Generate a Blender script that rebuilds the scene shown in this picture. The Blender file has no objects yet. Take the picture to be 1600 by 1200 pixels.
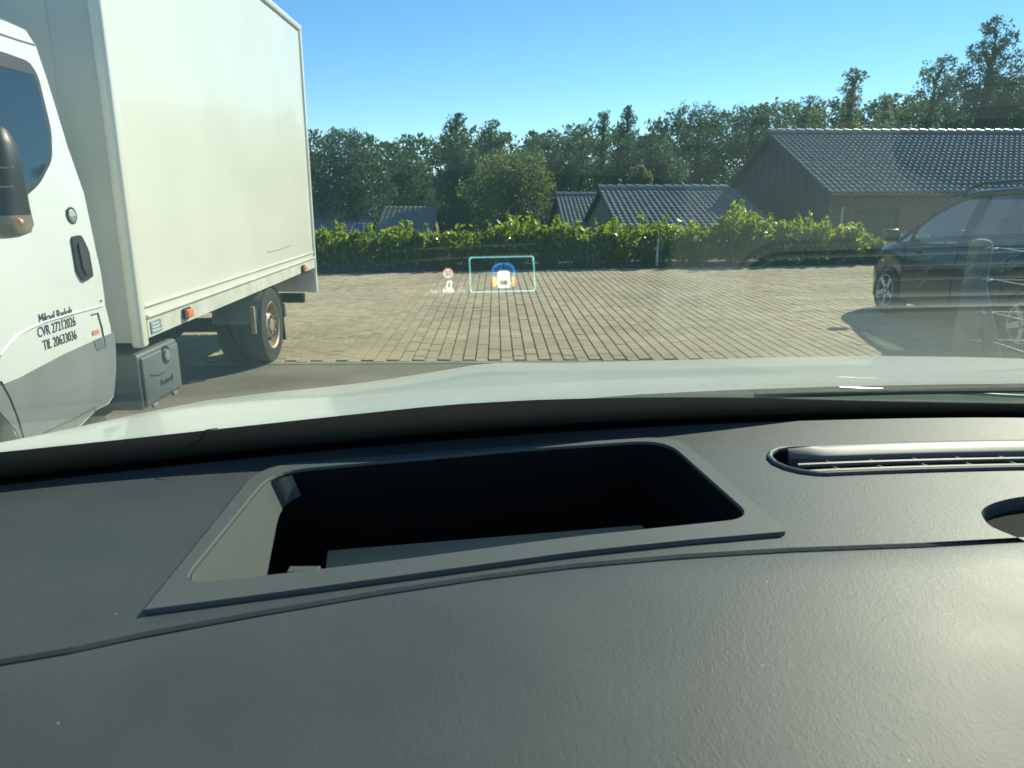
import bpy, bmesh, math, random
import numpy as np
from mathutils import Vector, Matrix
random.seed(7); rng = np.random.default_rng(7)
S = bpy.context.scene
COL = S.collection
R = math.radians
# ------------------------------------------------------------------ camera, sky, sun, exposure
EYE = Vector((0, 0, 1.58)); FPX = 1150.0; PITCH = R(14.387); YAW = R(1.206)
FW = Vector((math.sin(YAW)*math.cos(PITCH), math.cos(YAW)*math.cos(PITCH), -math.sin(PITCH)))
RT = Vector((math.cos(YAW), -math.sin(YAW), 0)); UP = RT.cross(FW)
cd = bpy.data.cameras.new('camera'); cam = bpy.data.objects.new('camera', cd); COL.objects.link(cam)
cam.location = EYE; cam.rotation_euler = FW.to_track_quat('-Z', 'Y').to_euler()
cd.sensor_width = 36; cd.lens = FPX/1600*36; cd.clip_start = 0.02; cd.clip_end = 2000
cd.dof.use_dof = True; cd.dof.focus_distance = 0.95; cd.dof.aperture_fstop = 20
S.camera = cam
S.render.resolution_x, S.render.resolution_y = 1024, 768
SUN_AZ, SUN_EL = R(45), R(35)                       # azimuth to the right of straight ahead
W = bpy.data.worlds.new('World'); S.world = W; W.use_nodes = True
nt = W.node_tree; sky = nt.nodes.new('ShaderNodeTexSky'); sky.sky_type = 'NISHITA'; sky.sun_disc = False
sky.sun_elevation = SUN_EL; sky.sun_rotation = SUN_AZ
sky.air_density = 1.0; sky.dust_density = 0.0; sky.ozone_density = 5.0; sky.altitude = 1200
nt.nodes['Background'].inputs[1].default_value = 0.105
hsv = nt.nodes.new('ShaderNodeHueSaturation'); hsv.inputs['Saturation'].default_value = 1.14; nt.links.new(sky.outputs[0], hsv.inputs['Color'])
nt.links.new(hsv.outputs[0], nt.nodes['Background'].inputs[0])
sd = bpy.data.lights.new('sun', 'SUN'); sd.energy = 4.2; sd.angle = R(0.5); sd.color = (1, 0.90, 0.72)
so = bpy.data.objects.new('sun', sd); COL.objects.link(so); so.location = (20, 20, 30)
SUNV = Vector((math.sin(SUN_AZ)*math.cos(SUN_EL), math.cos(SUN_AZ)*math.cos(SUN_EL), math.sin(SUN_EL)))
so.rotation_euler = SUNV.to_track_quat('Z', 'Y').to_euler()
S.view_settings.view_transform = 'Standard'; S.view_settings.look = 'None'
S.view_settings.exposure = 0.85; S.view_settings.gamma = 1
try: S.cycles.max_bounces = 6; S.cycles.diffuse_bounces = 3; S.cycles.glossy_bounces = 3; S.cycles.transparent_max_bounces = 14
except Exception: pass

# ------------------------------------------------------------------ helpers
def ray(px, py): return FW + RT*((px-800)/FPX) - UP*((py-600)/FPX)
def at(px, py, axis, val):                           # measured picture point -> point on an axis-aligned plane of the place
    d = ray(px, py); return EYE + d*((val-EYE[axis])/d[axis])
class MB:
    def __init__(s): s.v = []; s.f = []
    def vert(s, p): s.v.append(tuple(p)); return len(s.v)-1
    def poly(s, pts): s.f.append([s.vert(p) for p in pts]); return s
    def box(s, x0, x1, y0, y1, z0, z1):
        i = len(s.v)
        s.v += [(x, y, z) for z in (z0, z1) for y in (y0, y1) for x in (x0, x1)]
        s.f += [[i+a for a in q] for q in ((0,2,3,1),(4,5,7,6),(0,1,5,4),(2,6,7,3),(0,4,6,2),(1,3,7,5))]; return s
    def rbox(s, x0, x1, y0, y1, z0, z1, b=.01, seg=2, M=None):
        bm = bmesh.new(); bmesh.ops.create_cube(bm, size=1)
        for v in bm.verts: v.co = ((x0+x1)/2+v.co.x*(x1-x0), (y0+y1)/2+v.co.y*(y1-y0), (z0+z1)/2+v.co.z*(z1-z0))
        bmesh.ops.bevel(bm, geom=bm.edges[:], offset=b, segments=seg, affect='EDGES', profile=.5)
        if M is not None: bm.transform(M)
        i = len(s.v); bm.verts.index_update(); s.v += [tuple(v.co) for v in bm.verts]
        s.f += [[i+v.index for v in f.verts] for f in bm.faces]; bm.free(); return s
    def tube(s, pts, r, n=8, cap=True):
        pts = [Vector(p) for p in pts]; rr = r if isinstance(r, (list, tuple)) else [r]*len(pts); rings = []
        for k, p in enumerate(pts):
            d = (pts[min(k+1, len(pts)-1)]-pts[max(k-1, 0)]).normalized()
            a = d.cross(Vector((0, 0, 1)) if abs(d.z) < .95 else Vector((1, 0, 0))).normalized(); b = d.cross(a)
            rings.append([s.vert(p+(a*math.cos(t)+b*math.sin(t))*rr[k]) for t in [2*math.pi*j/n for j in range(n)]])
        for A, B in zip(rings, rings[1:]):
            for j in range(n): s.f.append([A[j], A[(j+1) % n], B[(j+1) % n], B[j]])
        if cap: s.f.append(rings[0][::-1]); s.f.append(rings[-1])
        return s
    def grid(s, rows, closed=False):
        ids = [[s.vert(p) for p in r] for r in rows]
        for A, B in zip(ids, ids[1:]):
            m = len(A)
            for j in range(m if closed else m-1): s.f.append([A[j], A[(j+1) % m], B[(j+1) % m], B[j]])
        return s
    def lathe(s, c, axis, prof, n=24):               # prof: (distance along axis, radius)
        ax = Vector(axis).normalized(); a = ax.cross(Vector((0, 0, 1)) if abs(ax.z) < .9 else Vector((1, 0, 0))).normalized(); b = ax.cross(a)
        return s.grid([[Vector(c)+ax*h+(a*math.cos(2*math.pi*j/n)+b*math.sin(2*math.pi*j/n))*r for j in range(n)] for h, r in prof], True)
    def slab(s, pts, n, t):                          # polygon given a thickness along n
        n = Vector(n); A = [Vector(p) for p in pts]; B = [p+n*t for p in A]
        s.poly(A); s.poly(B[::-1])
        for k in range(len(A)):
            j = (k+1) % len(A); s.poly([A[k], B[k], B[j], A[j]])
        return s
    def build(s, name, mat, parent=None, smooth=False):
        me = bpy.data.meshes.new(name); me.from_pydata(s.v, [], s.f); me.materials.append(mat)
        bm = bmesh.new(); bm.from_mesh(me); bmesh.ops.remove_doubles(bm, verts=bm.verts, dist=1e-5)
        bmesh.ops.recalc_face_normals(bm, faces=bm.faces); bm.to_mesh(me); bm.free()
        return link(name, me, parent, smooth)
LOCAL = set()                                        # things whose parts are given in the thing's own coordinates
def link(name, me, parent=None, smooth=False):
    if smooth:
        me.polygons.foreach_set('use_smooth', [True]*len(me.polygons))
        if smooth != 'all':
            try: me.set_sharp_from_angle(angle=R(38))
            except Exception: pass
    o = bpy.data.objects.new(name, me); COL.objects.link(o)
    if parent is not None:
        o.parent = parent
        if parent.type == 'EMPTY' and parent.name not in LOCAL: o.matrix_parent_inverse = parent.matrix_basis.inverted()   # parts given in world coordinates
    return o
def thing(name, label, cat, group=None, loc=(0, 0, 0), rz=0):
    o = bpy.data.objects.new(name, None); COL.objects.link(o); o.empty_display_size = .2
    o.location = loc; o.rotation_euler = (0, 0, rz); o['label'] = label; o['category'] = cat
    if group: o['group'] = group
    return o
def struct(o, kind='structure'): o['kind'] = kind; return o
def fill(loops, z=0.0, cuts=()):                       # plan polygon with holes -> MB
    bm = bmesh.new(); es = []
    for lp in loops:
        vs = [bm.verts.new((p[0], p[1], z)) for p in lp]
        es += [bm.edges.new((vs[k], vs[(k+1) % len(vs)])) for k in range(len(vs))]
    bmesh.ops.triangle_fill(bm, edges=es, use_beauty=True)
    for c in cuts: bmesh.ops.bisect_plane(bm, geom=bm.verts[:]+bm.edges[:]+bm.faces[:], plane_co=(0, c, 0), plane_no=(0, 1, 0))
    m = MB(); bm.verts.index_update(); m.v = [tuple(v.co) for v in bm.verts]; m.f = [[v.index for v in f.verts] for f in bm.faces]; bm.free()
    return m
def rounded(pts, rads, n=6):                         # polygon (2D) with rounded corners
    out = []; N = len(pts)
    for k in range(N):
        p = Vector(pts[k]); a = Vector(pts[k-1]); b = Vector(pts[(k+1) % N]); r = rads[k] if isinstance(rads, (list, tuple)) else rads
        if r <= 0: out.append(tuple(p)); continue
        u = (a-p); w = (b-p); r1 = min(r, u.length*.48, w.length*.48); A = p+u.normalized()*r1; B = p+w.normalized()*r1
        for i in range(n+1):
            t = i/n; out.append(tuple(A*(1-t)**2+p*2*t*(1-t)+B*t*t))
    return out
def text_mesh(txt, size, mat, name, M, parent, align='LEFT', shear=0, ex=0.0006, sx=1.0, bold=0):
    c = bpy.data.curves.new(name, 'FONT'); c.body = txt; c.size = size; c.align_x = align; c.align_y = 'CENTER'; c.shear = shear; c.extrude = ex; c.offset = bold; c.resolution_u = 3
    t = bpy.data.objects.new(name, c); COL.objects.link(t)
    dg = bpy.context.evaluated_depsgraph_get(); me = bpy.data.meshes.new_from_object(t.evaluated_get(dg))
    bpy.data.objects.remove(t); bpy.data.curves.remove(c)
    me.transform(M @ Matrix.Diagonal((sx, 1, 1, 1))); me.materials.clear(); me.materials.append(mat)
    return link(name, me, parent)

# ------------------------------------------------------------------ materials
def mat(name, col, rough=.5, metal=0, spec=.5, var=0, vscale=4, bump=0, bscale=60, coat=0, col2=None, detail=4, rv=0, emit=None):
    m = bpy.data.materials.new(name); m.use_nodes = True; t = m.node_tree; p = t.nodes['Principled BSDF']
    p.inputs['Base Color'].default_value = (*col, 1); p.inputs['Roughness'].default_value = rough
    p.inputs['Metallic'].default_value = metal; p.inputs['Specular IOR Level'].default_value = spec; p.inputs['Coat Weight'].default_value = coat
    p.inputs['Coat Roughness'].default_value = .04
    tc = None
    def tex(sc, det=detail):
        nonlocal tc
        if tc is None: tc = t.nodes.new('ShaderNodeTexCoord')
        n = t.nodes.new('ShaderNodeTexNoise'); n.inputs['Scale'].default_value = sc; n.inputs['Detail'].default_value = det
        t.links.new(tc.outputs['Object'], n.inputs['Vector']); return n
    if var or col2:
        n = tex(vscale); rp = t.nodes.new('ShaderNodeValToRGB'); c2 = col2 or tuple(c*(1-var) for c in col); c1 = col if col2 else tuple(min(1, c*(1+var)) for c in col)
        rp.color_ramp.elements[0].position = .32; rp.color_ramp.elements[1].position = .68
        rp.color_ramp.elements[0].color = (*c2, 1); rp.color_ramp.elements[1].color = (*c1, 1)
        t.links.new(n.outputs[0], rp.inputs[0]); t.links.new(rp.outputs[0], p.inputs['Base Color'])
    if rv:
        n = tex(vscale*2.3); mr = t.nodes.new('ShaderNodeMapRange'); mr.inputs[3].default_value = rough-rv; mr.inputs[4].default_value = rough+rv
        t.links.new(n.outputs[0], mr.inputs[0]); t.links.new(mr.outputs[0], p.inputs['Roughness'])
    if bump:
        n = tex(bscale); b = t.nodes.new('ShaderNodeBump'); b.inputs['Strength'].default_value = bump; b.inputs['Distance'].default_value = .01
        t.links.new(n.outputs[0], b.inputs['Height']); t.links.new(b.outputs[0], p.inputs['Normal'])
    if emit: m.cycles.emission_sampling = 'NONE'
    if emit: p.inputs['Emission Color'].default_value = (*emit[0], 1); p.inputs['Emission Strength'].default_value = emit[1]
    return m
def glass(name, tint, dust_veil=0.0, body=None, mirror=1.0):   # pane: Schlick reflection over tinted transmission, faint dust scatter tinted teal to imitate a glare veil
    m = bpy.data.materials.new(name); m.use_nodes = True; t = m.node_tree; t.nodes.clear(); L = t.links.new
    out = t.nodes.new('ShaderNodeOutputMaterial'); g = t.nodes.new('ShaderNodeNewGeometry')
    dt = t.nodes.new('ShaderNodeVectorMath'); dt.operation = 'DOT_PRODUCT'; L(g.outputs['Incoming'], dt.inputs[0]); L(g.outputs['Normal'], dt.inputs[1])
    def mt(op, a, b=None):
        n = t.nodes.new('ShaderNodeMath'); n.operation = op
        for k, x in enumerate((a, b)):
            if x is None: continue
            if isinstance(x, (int, float)): n.inputs[k].default_value = x
            else: L(x, n.inputs[k])
        return n.outputs[0]
    fr = mt('ADD', mt('MULTIPLY', mt('POWER', mt('SUBTRACT', 1.0, mt('ABSOLUTE', dt.outputs['Value'])), 5.0), .96*mirror), .04*mirror)
    tr = t.nodes.new('ShaderNodeBsdfTransparent'); tr.inputs[0].default_value = (*tint, 1)
    gl = t.nodes.new('ShaderNodeBsdfGlossy'); gl.inputs['Roughness'].default_value = .0; gl.inputs[0].default_value = (1, 1, 1, 1)
    base = tr.outputs[0]
    if dust_veil:
        tl = t.nodes.new('ShaderNodeBsdfTranslucent'); tl.inputs[0].default_value = (.42, .8, .86, 1)
        tc = t.nodes.new('ShaderNodeTexCoord'); nz = t.nodes.new('ShaderNodeTexNoise'); nz.inputs['Scale'].default_value = 7; nz.inputs['Detail'].default_value = 8
        L(tc.outputs['Object'], nz.inputs['Vector']); mr = t.nodes.new('ShaderNodeMapRange'); mr.inputs[1].default_value = .25; mr.inputs[2].default_value = .75; mr.inputs[3].default_value = dust_veil*.75; mr.inputs[4].default_value = dust_veil*1.25
        L(nz.outputs[0], mr.inputs[0]); mx = t.nodes.new('ShaderNodeMixShader'); L(mr.outputs[0], mx.inputs[0]); L(tr.outputs[0], mx.inputs[1]); L(tl.outputs[0], mx.inputs[2]); base = mx.outputs[0]
    mx = t.nodes.new('ShaderNodeMixShader'); L(fr, mx.inputs[0]); L(base, mx.inputs[1]); L(gl.outputs[0], mx.inputs[2]); L(mx.outputs[0], out.inputs[0])
    return m
def leaf_mat(name, col, col2, trans=.35, rough=.55, scale=.6, spec=.25):
    m = bpy.data.materials.new(name); m.use_nodes = True; t = m.node_tree; L = t.links.new; p = t.nodes['Principled BSDF']; out = t.nodes['Material Output']
    tc = t.nodes.new('ShaderNodeTexCoord'); n = t.nodes.new('ShaderNodeTexNoise'); n.inputs['Scale'].default_value = scale; n.inputs['Detail'].default_value = 6; L(tc.outputs['Object'], n.inputs['Vector'])
    rp = t.nodes.new('ShaderNodeValToRGB'); rp.color_ramp.elements[0].position = .35; rp.color_ramp.elements[1].position = .65
    rp.color_ramp.elements[0].color = (*col, 1); rp.color_ramp.elements[1].color = (*col2, 1); L(n.outputs[0], rp.inputs[0]); L(rp.outputs[0], p.inputs['Base Color'])
    p.inputs['Roughness'].default_value = rough; p.inputs['Specular IOR Level'].default_value = spec
    hs = t.nodes.new('ShaderNodeHueSaturation'); hs.inputs['Hue'].default_value = .47; hs.inputs['Saturation'].default_value = 1.15; hs.inputs['Value'].default_value = 2.2; L(rp.outputs[0], hs.inputs['Color'])
    tl = t.nodes.new('ShaderNodeBsdfTranslucent'); L(hs.outputs[0], tl.inputs[0])
    mx = t.nodes.new('ShaderNodeMixShader'); mx.inputs[0].default_value = trans; L(p.outputs[0], mx.inputs[1]); L(tl.outputs[0], mx.inputs[2]); L(mx.outputs[0], out.inputs[0])
    return m
def projected(name, col, s):                        # light on the display film: adds to what is seen through the pane
    m = bpy.data.materials.new(name); m.use_nodes = True; t = m.node_tree; t.nodes.clear(); L = t.links.new; m.cycles.emission_sampling = 'NONE'
    o = t.nodes.new('ShaderNodeOutputMaterial'); a = t.nodes.new('ShaderNodeAddShader'); e = t.nodes.new('ShaderNodeEmission'); e.inputs[0].default_value = (*col, 1); e.inputs[1].default_value = s
    x = t.nodes.new('ShaderNodeBsdfTransparent'); L(e.outputs[0], a.inputs[0]); L(x.outputs[0], a.inputs[1]); L(a.outputs[0], o.inputs[0]); return m
M = dict(
  asphalt=mat('worn asphalt', (.205, .185, .135), .92, var=.22, vscale=1.3, bump=.5, bscale=180, detail=10),
  joint=mat('sand joints', (.23, .195, .13), .95, var=.4, vscale=6, bump=.4, bscale=150),
  grass=mat('grass', (.05, .085, .025), .9, var=.5, vscale=1.2, bump=.6, bscale=40),
  soil=mat('soil bed', (.06, .045, .03), .95, var=.4, vscale=5, bump=.8, bscale=40),
  edge=mat('concrete edging', (.27, .26, .22), .9, var=.15, vscale=3, bump=.3, bscale=90),
  white=mat('white lorry paint', (.74, .75, .72), .22, var=.03, vscale=2, coat=.6),
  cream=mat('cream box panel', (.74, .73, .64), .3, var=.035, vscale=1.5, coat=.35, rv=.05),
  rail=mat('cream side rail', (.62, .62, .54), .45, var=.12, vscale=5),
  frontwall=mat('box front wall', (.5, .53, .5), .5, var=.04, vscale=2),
  alu=mat('aluminium profile', (.62, .63, .6), .4, metal=.35, var=.08, vscale=5),
  clad=mat('grey cladding', (.23, .25, .25), .5, var=.1, vscale=3, bump=.05, bscale=300),
  black=mat('black plastic', (.018, .02, .021), .45, var=.2, vscale=8),
  chassis=mat('chassis black', (.014, .015, .015), .7, var=.3, vscale=6),
  rubber=mat('tyre rubber', (.03, .031, .031), .8, var=.25, vscale=9, bump=.2, bscale=70),
  rim=mat('worn steel rim', (.42, .43, .42), .5, metal=.3, col2=(.42, .26, .08), vscale=7),
  amber=mat('amber lens', (.85, .24, .03), .2, coat=.5),
  mirrorlens=mat('smoky lens', (.22, .2, .16), .25, coat=.5),
  letter=mat('dark vinyl lettering', (.03, .035, .045), .5),
  plate=mat('blue grey plate', (.22, .3, .36), .4, var=.4, vscale=40),
  red=mat('faded red sticker', (.75, .25, .15), .5),
  toolbox=mat('grey toolbox plastic', (.13, .145, .145), .55, var=.12, vscale=5, bump=.1, bscale=200),
  cabglass=mat('dark cab glass', (.012, .02, .026), .03, spec=.8),
  tile=mat('dark glazed roof tile', (.21, .212, .2), .62, var=.14, vscale=3, spec=.4),
  ridge=mat('ridge tile', (.26, .265, .255), .4, var=.2, vscale=4),
  board=mat('dark stained boards', (.03, .033, .036), .7, var=.4, vscale=3, bump=.2, bscale=30),
  zinc=mat('zinc', (.4, .42, .43), .4, metal=.6, var=.1, vscale=6),
  frame=mat('dark window frame', (.035, .04, .04), .5),
  post=mat('weathered fence post', (.15, .16, .145), .85, var=.3, vscale=9, bump=.4, bscale=50),
  wire=mat('galvanised wire', (.6, .62, .6), .35, metal=.9),
  lampwhite=mat('pale lamp post', (.55, .57, .55), .5),
  bluebin=mat('blue plastic', (.03, .1, .3), .45),
  navy=mat('dark blue car paint', (.003, .0055, .009), .25, coat=.28, spec=.4),
  seat=mat('dark seat cloth', (.03, .03, .032), .9),
  alloy=mat('alloy wheel', (.5, .52, .53), .35, metal=.7),
  lens=mat('headlamp lens', (.55, .6, .62), .12, coat=.6),
  bark=mat('bark', (.06, .05, .038), .95, var=.4, vscale=5, bump=.8, bscale=18),
  render_wall=mat('grey brown wall', (.16, .13, .11), .85, var=.15, vscale=2),
  # own car
  bonnet=mat('white bonnet paint', (.79, .82, .72), .3, spec=.4, coat=.45, var=.015, vscale=3),
  frit=mat('black glass edge', (.05, .09, .09), .5, spec=.4, rv=.05, vscale=9),
  cowl=mat('black cowl', (.02, .025, .025), .6, var=.2, vscale=12),
  wiper=mat('wiper metal', (.22, .22, .2), .3, metal=.8),
  bezel=mat('satin grey bezel', (.085, .098, .095), .6, spec=.35, bump=.04, bscale=900, var=.06, vscale=10),
  well=mat('matt black well', (.008, .0095, .0095), .85, spec=.2),
  beige=mat('beige card', (.4, .33, .2), .6, var=.08, vscale=20),
  gloss=mat('satin grey vent bar', (.13, .13, .135), .48, spec=.7, rv=.04, vscale=60),
  speaker=mat('speaker mesh', (.012, .0125, .014), .8, spec=.2, bump=.6, bscale=900),
  lining=mat('grey roof lining', (.3, .3, .29), .95),
)
def dash_mat():
    m = mat('grained dashboard', (.053, .063, .065), .6, spec=.38); t = m.node_tree; L = t.links.new; p = t.nodes['Principled BSDF']
    tc = t.nodes.new('ShaderNodeTexCoord'); mp = t.nodes.new('ShaderNodeMapping'); mp.inputs['Scale'].default_value = (1, .55, 1); L(tc.outputs['Object'], mp.inputs[0])
    n0 = t.nodes.new('ShaderNodeTexNoise'); n0.inputs['Scale'].default_value = 90; n0.inputs['Detail'].default_value = 3; L(mp.outputs[0], n0.inputs['Vector'])
    ad = t.nodes.new('ShaderNodeVectorMath'); ad.operation = 'MULTIPLY_ADD'; ad.inputs[1].default_value = (.012, .012, 0); L(n0.outputs['Color'], ad.inputs[0]); L(mp.outputs[0], ad.inputs[2])
    v = t.nodes.new('ShaderNodeTexVoronoi'); v.feature = 'DISTANCE_TO_EDGE'; v.inputs['Scale'].default_value = 520; L(ad.outputs[0], v.inputs['Vector'])
    n1 = t.nodes.new('ShaderNodeTexNoise'); n1.inputs['Scale'].default_value = 330; n1.inputs['Detail'].default_value = 5; L(ad.outputs[0], n1.inputs['Vector'])
    sm = t.nodes.new('ShaderNodeMath'); sm.operation = 'MULTIPLY_ADD'; sm.inputs[1].default_value = .9; L(v.outputs['Distance'], sm.inputs[0]); L(n1.outputs[0], sm.inputs[2])
    b = t.nodes.new('ShaderNodeBump'); b.inputs['Strength'].default_value = .2; b.inputs['Distance'].default_value = .0005; L(sm.outputs[0], b.inputs['Height']); L(b.outputs[0], p.inputs['Normal'])
    n2 = t.nodes.new('ShaderNodeTexNoise'); n2.inputs['Scale'].default_value = 16; n2.inputs['Detail'].default_value = 6; L(tc.outputs['Object'], n2.inputs['Vector'])
    mr = t.nodes.new('ShaderNodeMapRange'); mr.inputs[3].default_value = .5; mr.inputs[4].default_value = .6; L(n2.outputs[0], mr.inputs[0]); L(mr.outputs[0], p.inputs['Roughness'])
    vd = t.nodes.new('ShaderNodeTexVoronoi'); vd.inputs['Scale'].default_value = 75; L(tc.outputs['Object'], vd.inputs['Vector'])     # scattered dust and lint
    lt = t.nodes.new('ShaderNodeMath'); lt.operation = 'LESS_THAN'; lt.inputs[1].default_value = .045; L(vd.outputs['Distance'], lt.inputs[0])
    sr = t.nodes.new('ShaderNodeSeparateColor'); L(vd.outputs['Color'], sr.inputs[0]); g2 = t.nodes.new('ShaderNodeMath'); g2.operation = 'GREATER_THAN'; g2.inputs[1].default_value = .72; L(sr.outputs[0], g2.inputs[0])
    ml = t.nodes.new('ShaderNodeMath'); ml.operation = 'MULTIPLY'; L(lt.outputs[0], ml.inputs[0]); L(g2.outputs[0], ml.inputs[1])
    sm2 = t.nodes.new('ShaderNodeMapRange'); sm2.inputs[1].default_value = .35; sm2.inputs[2].default_value = .7; sm2.inputs[3].default_value = 0; sm2.inputs[4].default_value = .35; L(n2.outputs[0], sm2.inputs[0])
    c1 = t.nodes.new('ShaderNodeMix'); c1.data_type = 'RGBA'; c1.inputs[6].default_value = p.inputs['Base Color'].default_value; c1.inputs[7].default_value = (.085, .095, .096, 1); L(sm2.outputs[0], c1.inputs[0])
    c2 = t.nodes.new('ShaderNodeMix'); c2.data_type = 'RGBA'; c2.inputs[7].default_value = (.28, .29, .27, 1); L(ml.outputs[0], c2.inputs[0]); L(c1.outputs[2], c2.inputs[6]); L(c2.outputs[2], p.inputs['Base Color'])
    return m
M['dash'] = dash_mat()
def paver_mat():
    m = mat('concrete paver', (.24, .225, .175), .9); t = m.node_tree; L = t.links.new; p = t.nodes['Principled BSDF']
    g = t.nodes.new('ShaderNodeNewGeometry'); tc = t.nodes.new('ShaderNodeTexCoord')
    hs = t.nodes.new('ShaderNodeValToRGB'); e = hs.color_ramp.elements; e[0].color = (.40, .33, .205, 1); e[1].color = (.50, .42, .275, 1); L(g.outputs['Random Per Island'], hs.inputs[0])
    n = t.nodes.new('ShaderNodeTexNoise'); n.inputs['Scale'].default_value = .55; n.inputs['Detail'].default_value = 9; n.inputs['Roughness'].default_value = .7
    L(g.outputs['Position'], n.inputs['Vector']); mr = t.nodes.new('ShaderNodeMapRange'); mr.inputs[1].default_value = .3; mr.inputs[2].default_value = .7; mr.inputs[3].default_value = .7; mr.inputs[4].default_value = 1.16; L(n.outputs[0], mr.inputs[0])
    mx = t.nodes.new('ShaderNodeVectorMath'); mx.operation = 'SCALE'; L(hs.outputs[0], mx.inputs[0]); L(mr.outputs[0], mx.inputs['Scale']); L(mx.outputs[0], p.inputs['Base Color'])
    n2 = t.nodes.new('ShaderNodeTexNoise'); n2.inputs['Scale'].default_value = 130; n2.inputs['Detail'].default_value = 6; L(g.outputs['Position'], n2.inputs['Vector'])
    b = t.nodes.new('ShaderNodeBump'); b.inputs['Strength'].default_value = .5; b.inputs['Distance'].default_value = .01; L(n2.outputs[0], b.inputs['Height']); L(b.outputs[0], p.inputs['Normal'])
    return m
M['paver'] = paver_mat()
def brick_mat():
    m = mat('brown brickwork', (.16, .085, .06), .9); t = m.node_tree; L = t.links.new; p = t.nodes['Principled BSDF']
    tc = t.nodes.new('ShaderNodeTexCoord'); sp = t.nodes.new('ShaderNodeSeparateXYZ'); cb = t.nodes.new('ShaderNodeCombineXYZ'); L(tc.outputs['Object'], sp.inputs[0])
    a = t.nodes.new('ShaderNodeMath'); a.operation = 'ADD'; L(sp.outputs[0], a.inputs[0]); L(sp.outputs[1], a.inputs[1]); L(a.outputs[0], cb.inputs[0]); L(sp.outputs[2], cb.inputs[1])
    b = t.nodes.new('ShaderNodeTexBrick'); b.inputs['Scale'].default_value = 1; b.inputs['Brick Width'].default_value = .24; b.inputs['Row Height'].default_value = .067; b.inputs['Mortar Size'].default_value = .008
    b.inputs['Color1'].default_value = (.34, .14, .09, 1); b.inputs['Color2'].default_value = (.25, .11, .075, 1); b.inputs['Mortar'].default_value = (.2, .18, .16, 1); L(cb.outputs[0], b.inputs['Vector']); L(b.outputs[0], p.inputs['Base Color'])
    return m
M['brick'] = brick_mat()
M['screen'] = glass('windscreen glass', (.905, .955, .915), dust_veil=.0135, mirror=.75)  # scatter layer stands in for milky glare as well as dust
M['pane'] = glass('car window glass', (.72, .82, .78), mirror=2.4)
M['housepane'] = mat('house window pane', (.03, .05, .045), .05, spec=.7)
M['tree_dark'] = leaf_mat('dark broadleaf', (.028, .058, .034), (.048, .084, .042), .42)
M['tree_mid'] = leaf_mat('mid green leaf', (.04, .075, .038), (.066, .11, .046), .45)
M['tree_light'] = leaf_mat('light willow leaf', (.07, .105, .04), (.11, .15, .05), .45)
M['laurel'] = leaf_mat('laurel leaf', (.075, .13, .016), (.16, .23, .028), .6, rough=.26, scale=2.2, spec=.7)
# ------------------------------------------------------------------ the setting: terrain, asphalt, paved yard
def ground_z(x, y):
    t = min(1, max(0, (y-18.6)/7.0)); t = t*t*(3-2*t); return -0.03-2.3*t-max(0, min(y, 60)-40)*.012+4.5*min(1, max(0, (y-66)/40))
xs = [-400, -150, -60, -30, -15, -8, -4, 0, 4, 8, 12, 18, 26, 40, 80, 160, 400]; ys = [-300, -80, -20, -6, 0, 5, 10, 16, 17.5, 18.6, 20, 21.5, 23, 24.5, 26, 30, 40, 60, 66, 75, 85, 100, 110, 220, 700]
g = MB().grid([[(x, y, ground_z(x, y)-(.03 if y < 18 else 0)) for x in xs] for y in ys]).build('ground', M['grass'], None, 'all'); struct(g)
YP = 7.03                                            # near edge of the paved yard
a = MB().grid([[(x, y, 0.0) for x in (-40, -20, -8, 0, 8, 20, 40)] for y in (-40, -12, 0, 4, YP-.06)]).build('asphalt', M['asphalt']); struct(a)
def hedge_y(x): return 16.2+.115*x if x > -.3 else 16.2+.2*x      # front line of the planting bed
def hy(x): return hedge_y(x) if x > -9 else hedge_y(-9)
yard = MB().grid([[(x, YP-.06, -.004) for x in np.linspace(-14, 16, 31)], [(x, hy(x)-.0, -.004) for x in np.linspace(-14, 16, 31)]]).build('paved_yard', M['joint']); struct(yard)
PW, PL, JX, JY = .125, .165, .010, .003
def paver_geo(m, x, y, z, w=PW-JX, l=PL-JY, c=.004):
    i = len(m.v); a, b = w/2, l/2
    m.v += [(x-a, y-b, z-.02), (x+a, y-b, z-.02), (x+a, y+b, z-.02), (x-a, y+b, z-.02), (x-a+c, y-b+.002, z+.008), (x+a-c, y-b+.002, z+.008), (x+a-c, y+b-.002, z+.008), (x-a+c, y+b-.002, z+.008)]
    m.f += [[i+4, i+5, i+6, i+7], [i, i+1, i+5, i+4], [i+1, i+2, i+6, i+5], [i+2, i+3, i+7, i+6], [i+3, i, i+4, i+7]]
pm = MB(); paver_geo(pm, 0, 0, 0); pme = bpy.data.meshes.new('paver'); pme.from_pydata(pm.v, [], pm.f); pme.materials.append(M['paver'])
rest = MB(); spots = []
nx = int(29/PW)
for ix in range(nx):
    x = -13.4+ix*PW
    off = (ix % 2)*PL*.5; k = 0
    while True:
        y = YP+PL/2+off+k*PL; k += 1
        if y+PL/2 > hy(x)-.02: break
        z = rng.normal(0, .0016)
        if -1.95 < x < 4.35 and y < YP+6.6*PL: spots.append((x, y, z))
        else: paver_geo(rest, x+rng.normal(0, .0008), y, z)
spots.sort(key=lambda s: s[1])
for k, (x, y, z) in enumerate(spots):
    if k < 300:
        o = bpy.data.objects.new('paver', pme); COL.objects.link(o); o.parent = yard; o.location = (x, y, z); o.rotation_euler = (rng.normal(0, .004), rng.normal(0, .004), rng.normal(0, .004))
    else: paver_geo(rest, x, y, z)
me = bpy.data.meshes.new('pavers'); me.from_pydata(rest.v, [], rest.f); me.materials.append(M['paver'])
o = link('pavers', me, yard); struct(o, 'stuff')
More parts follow.
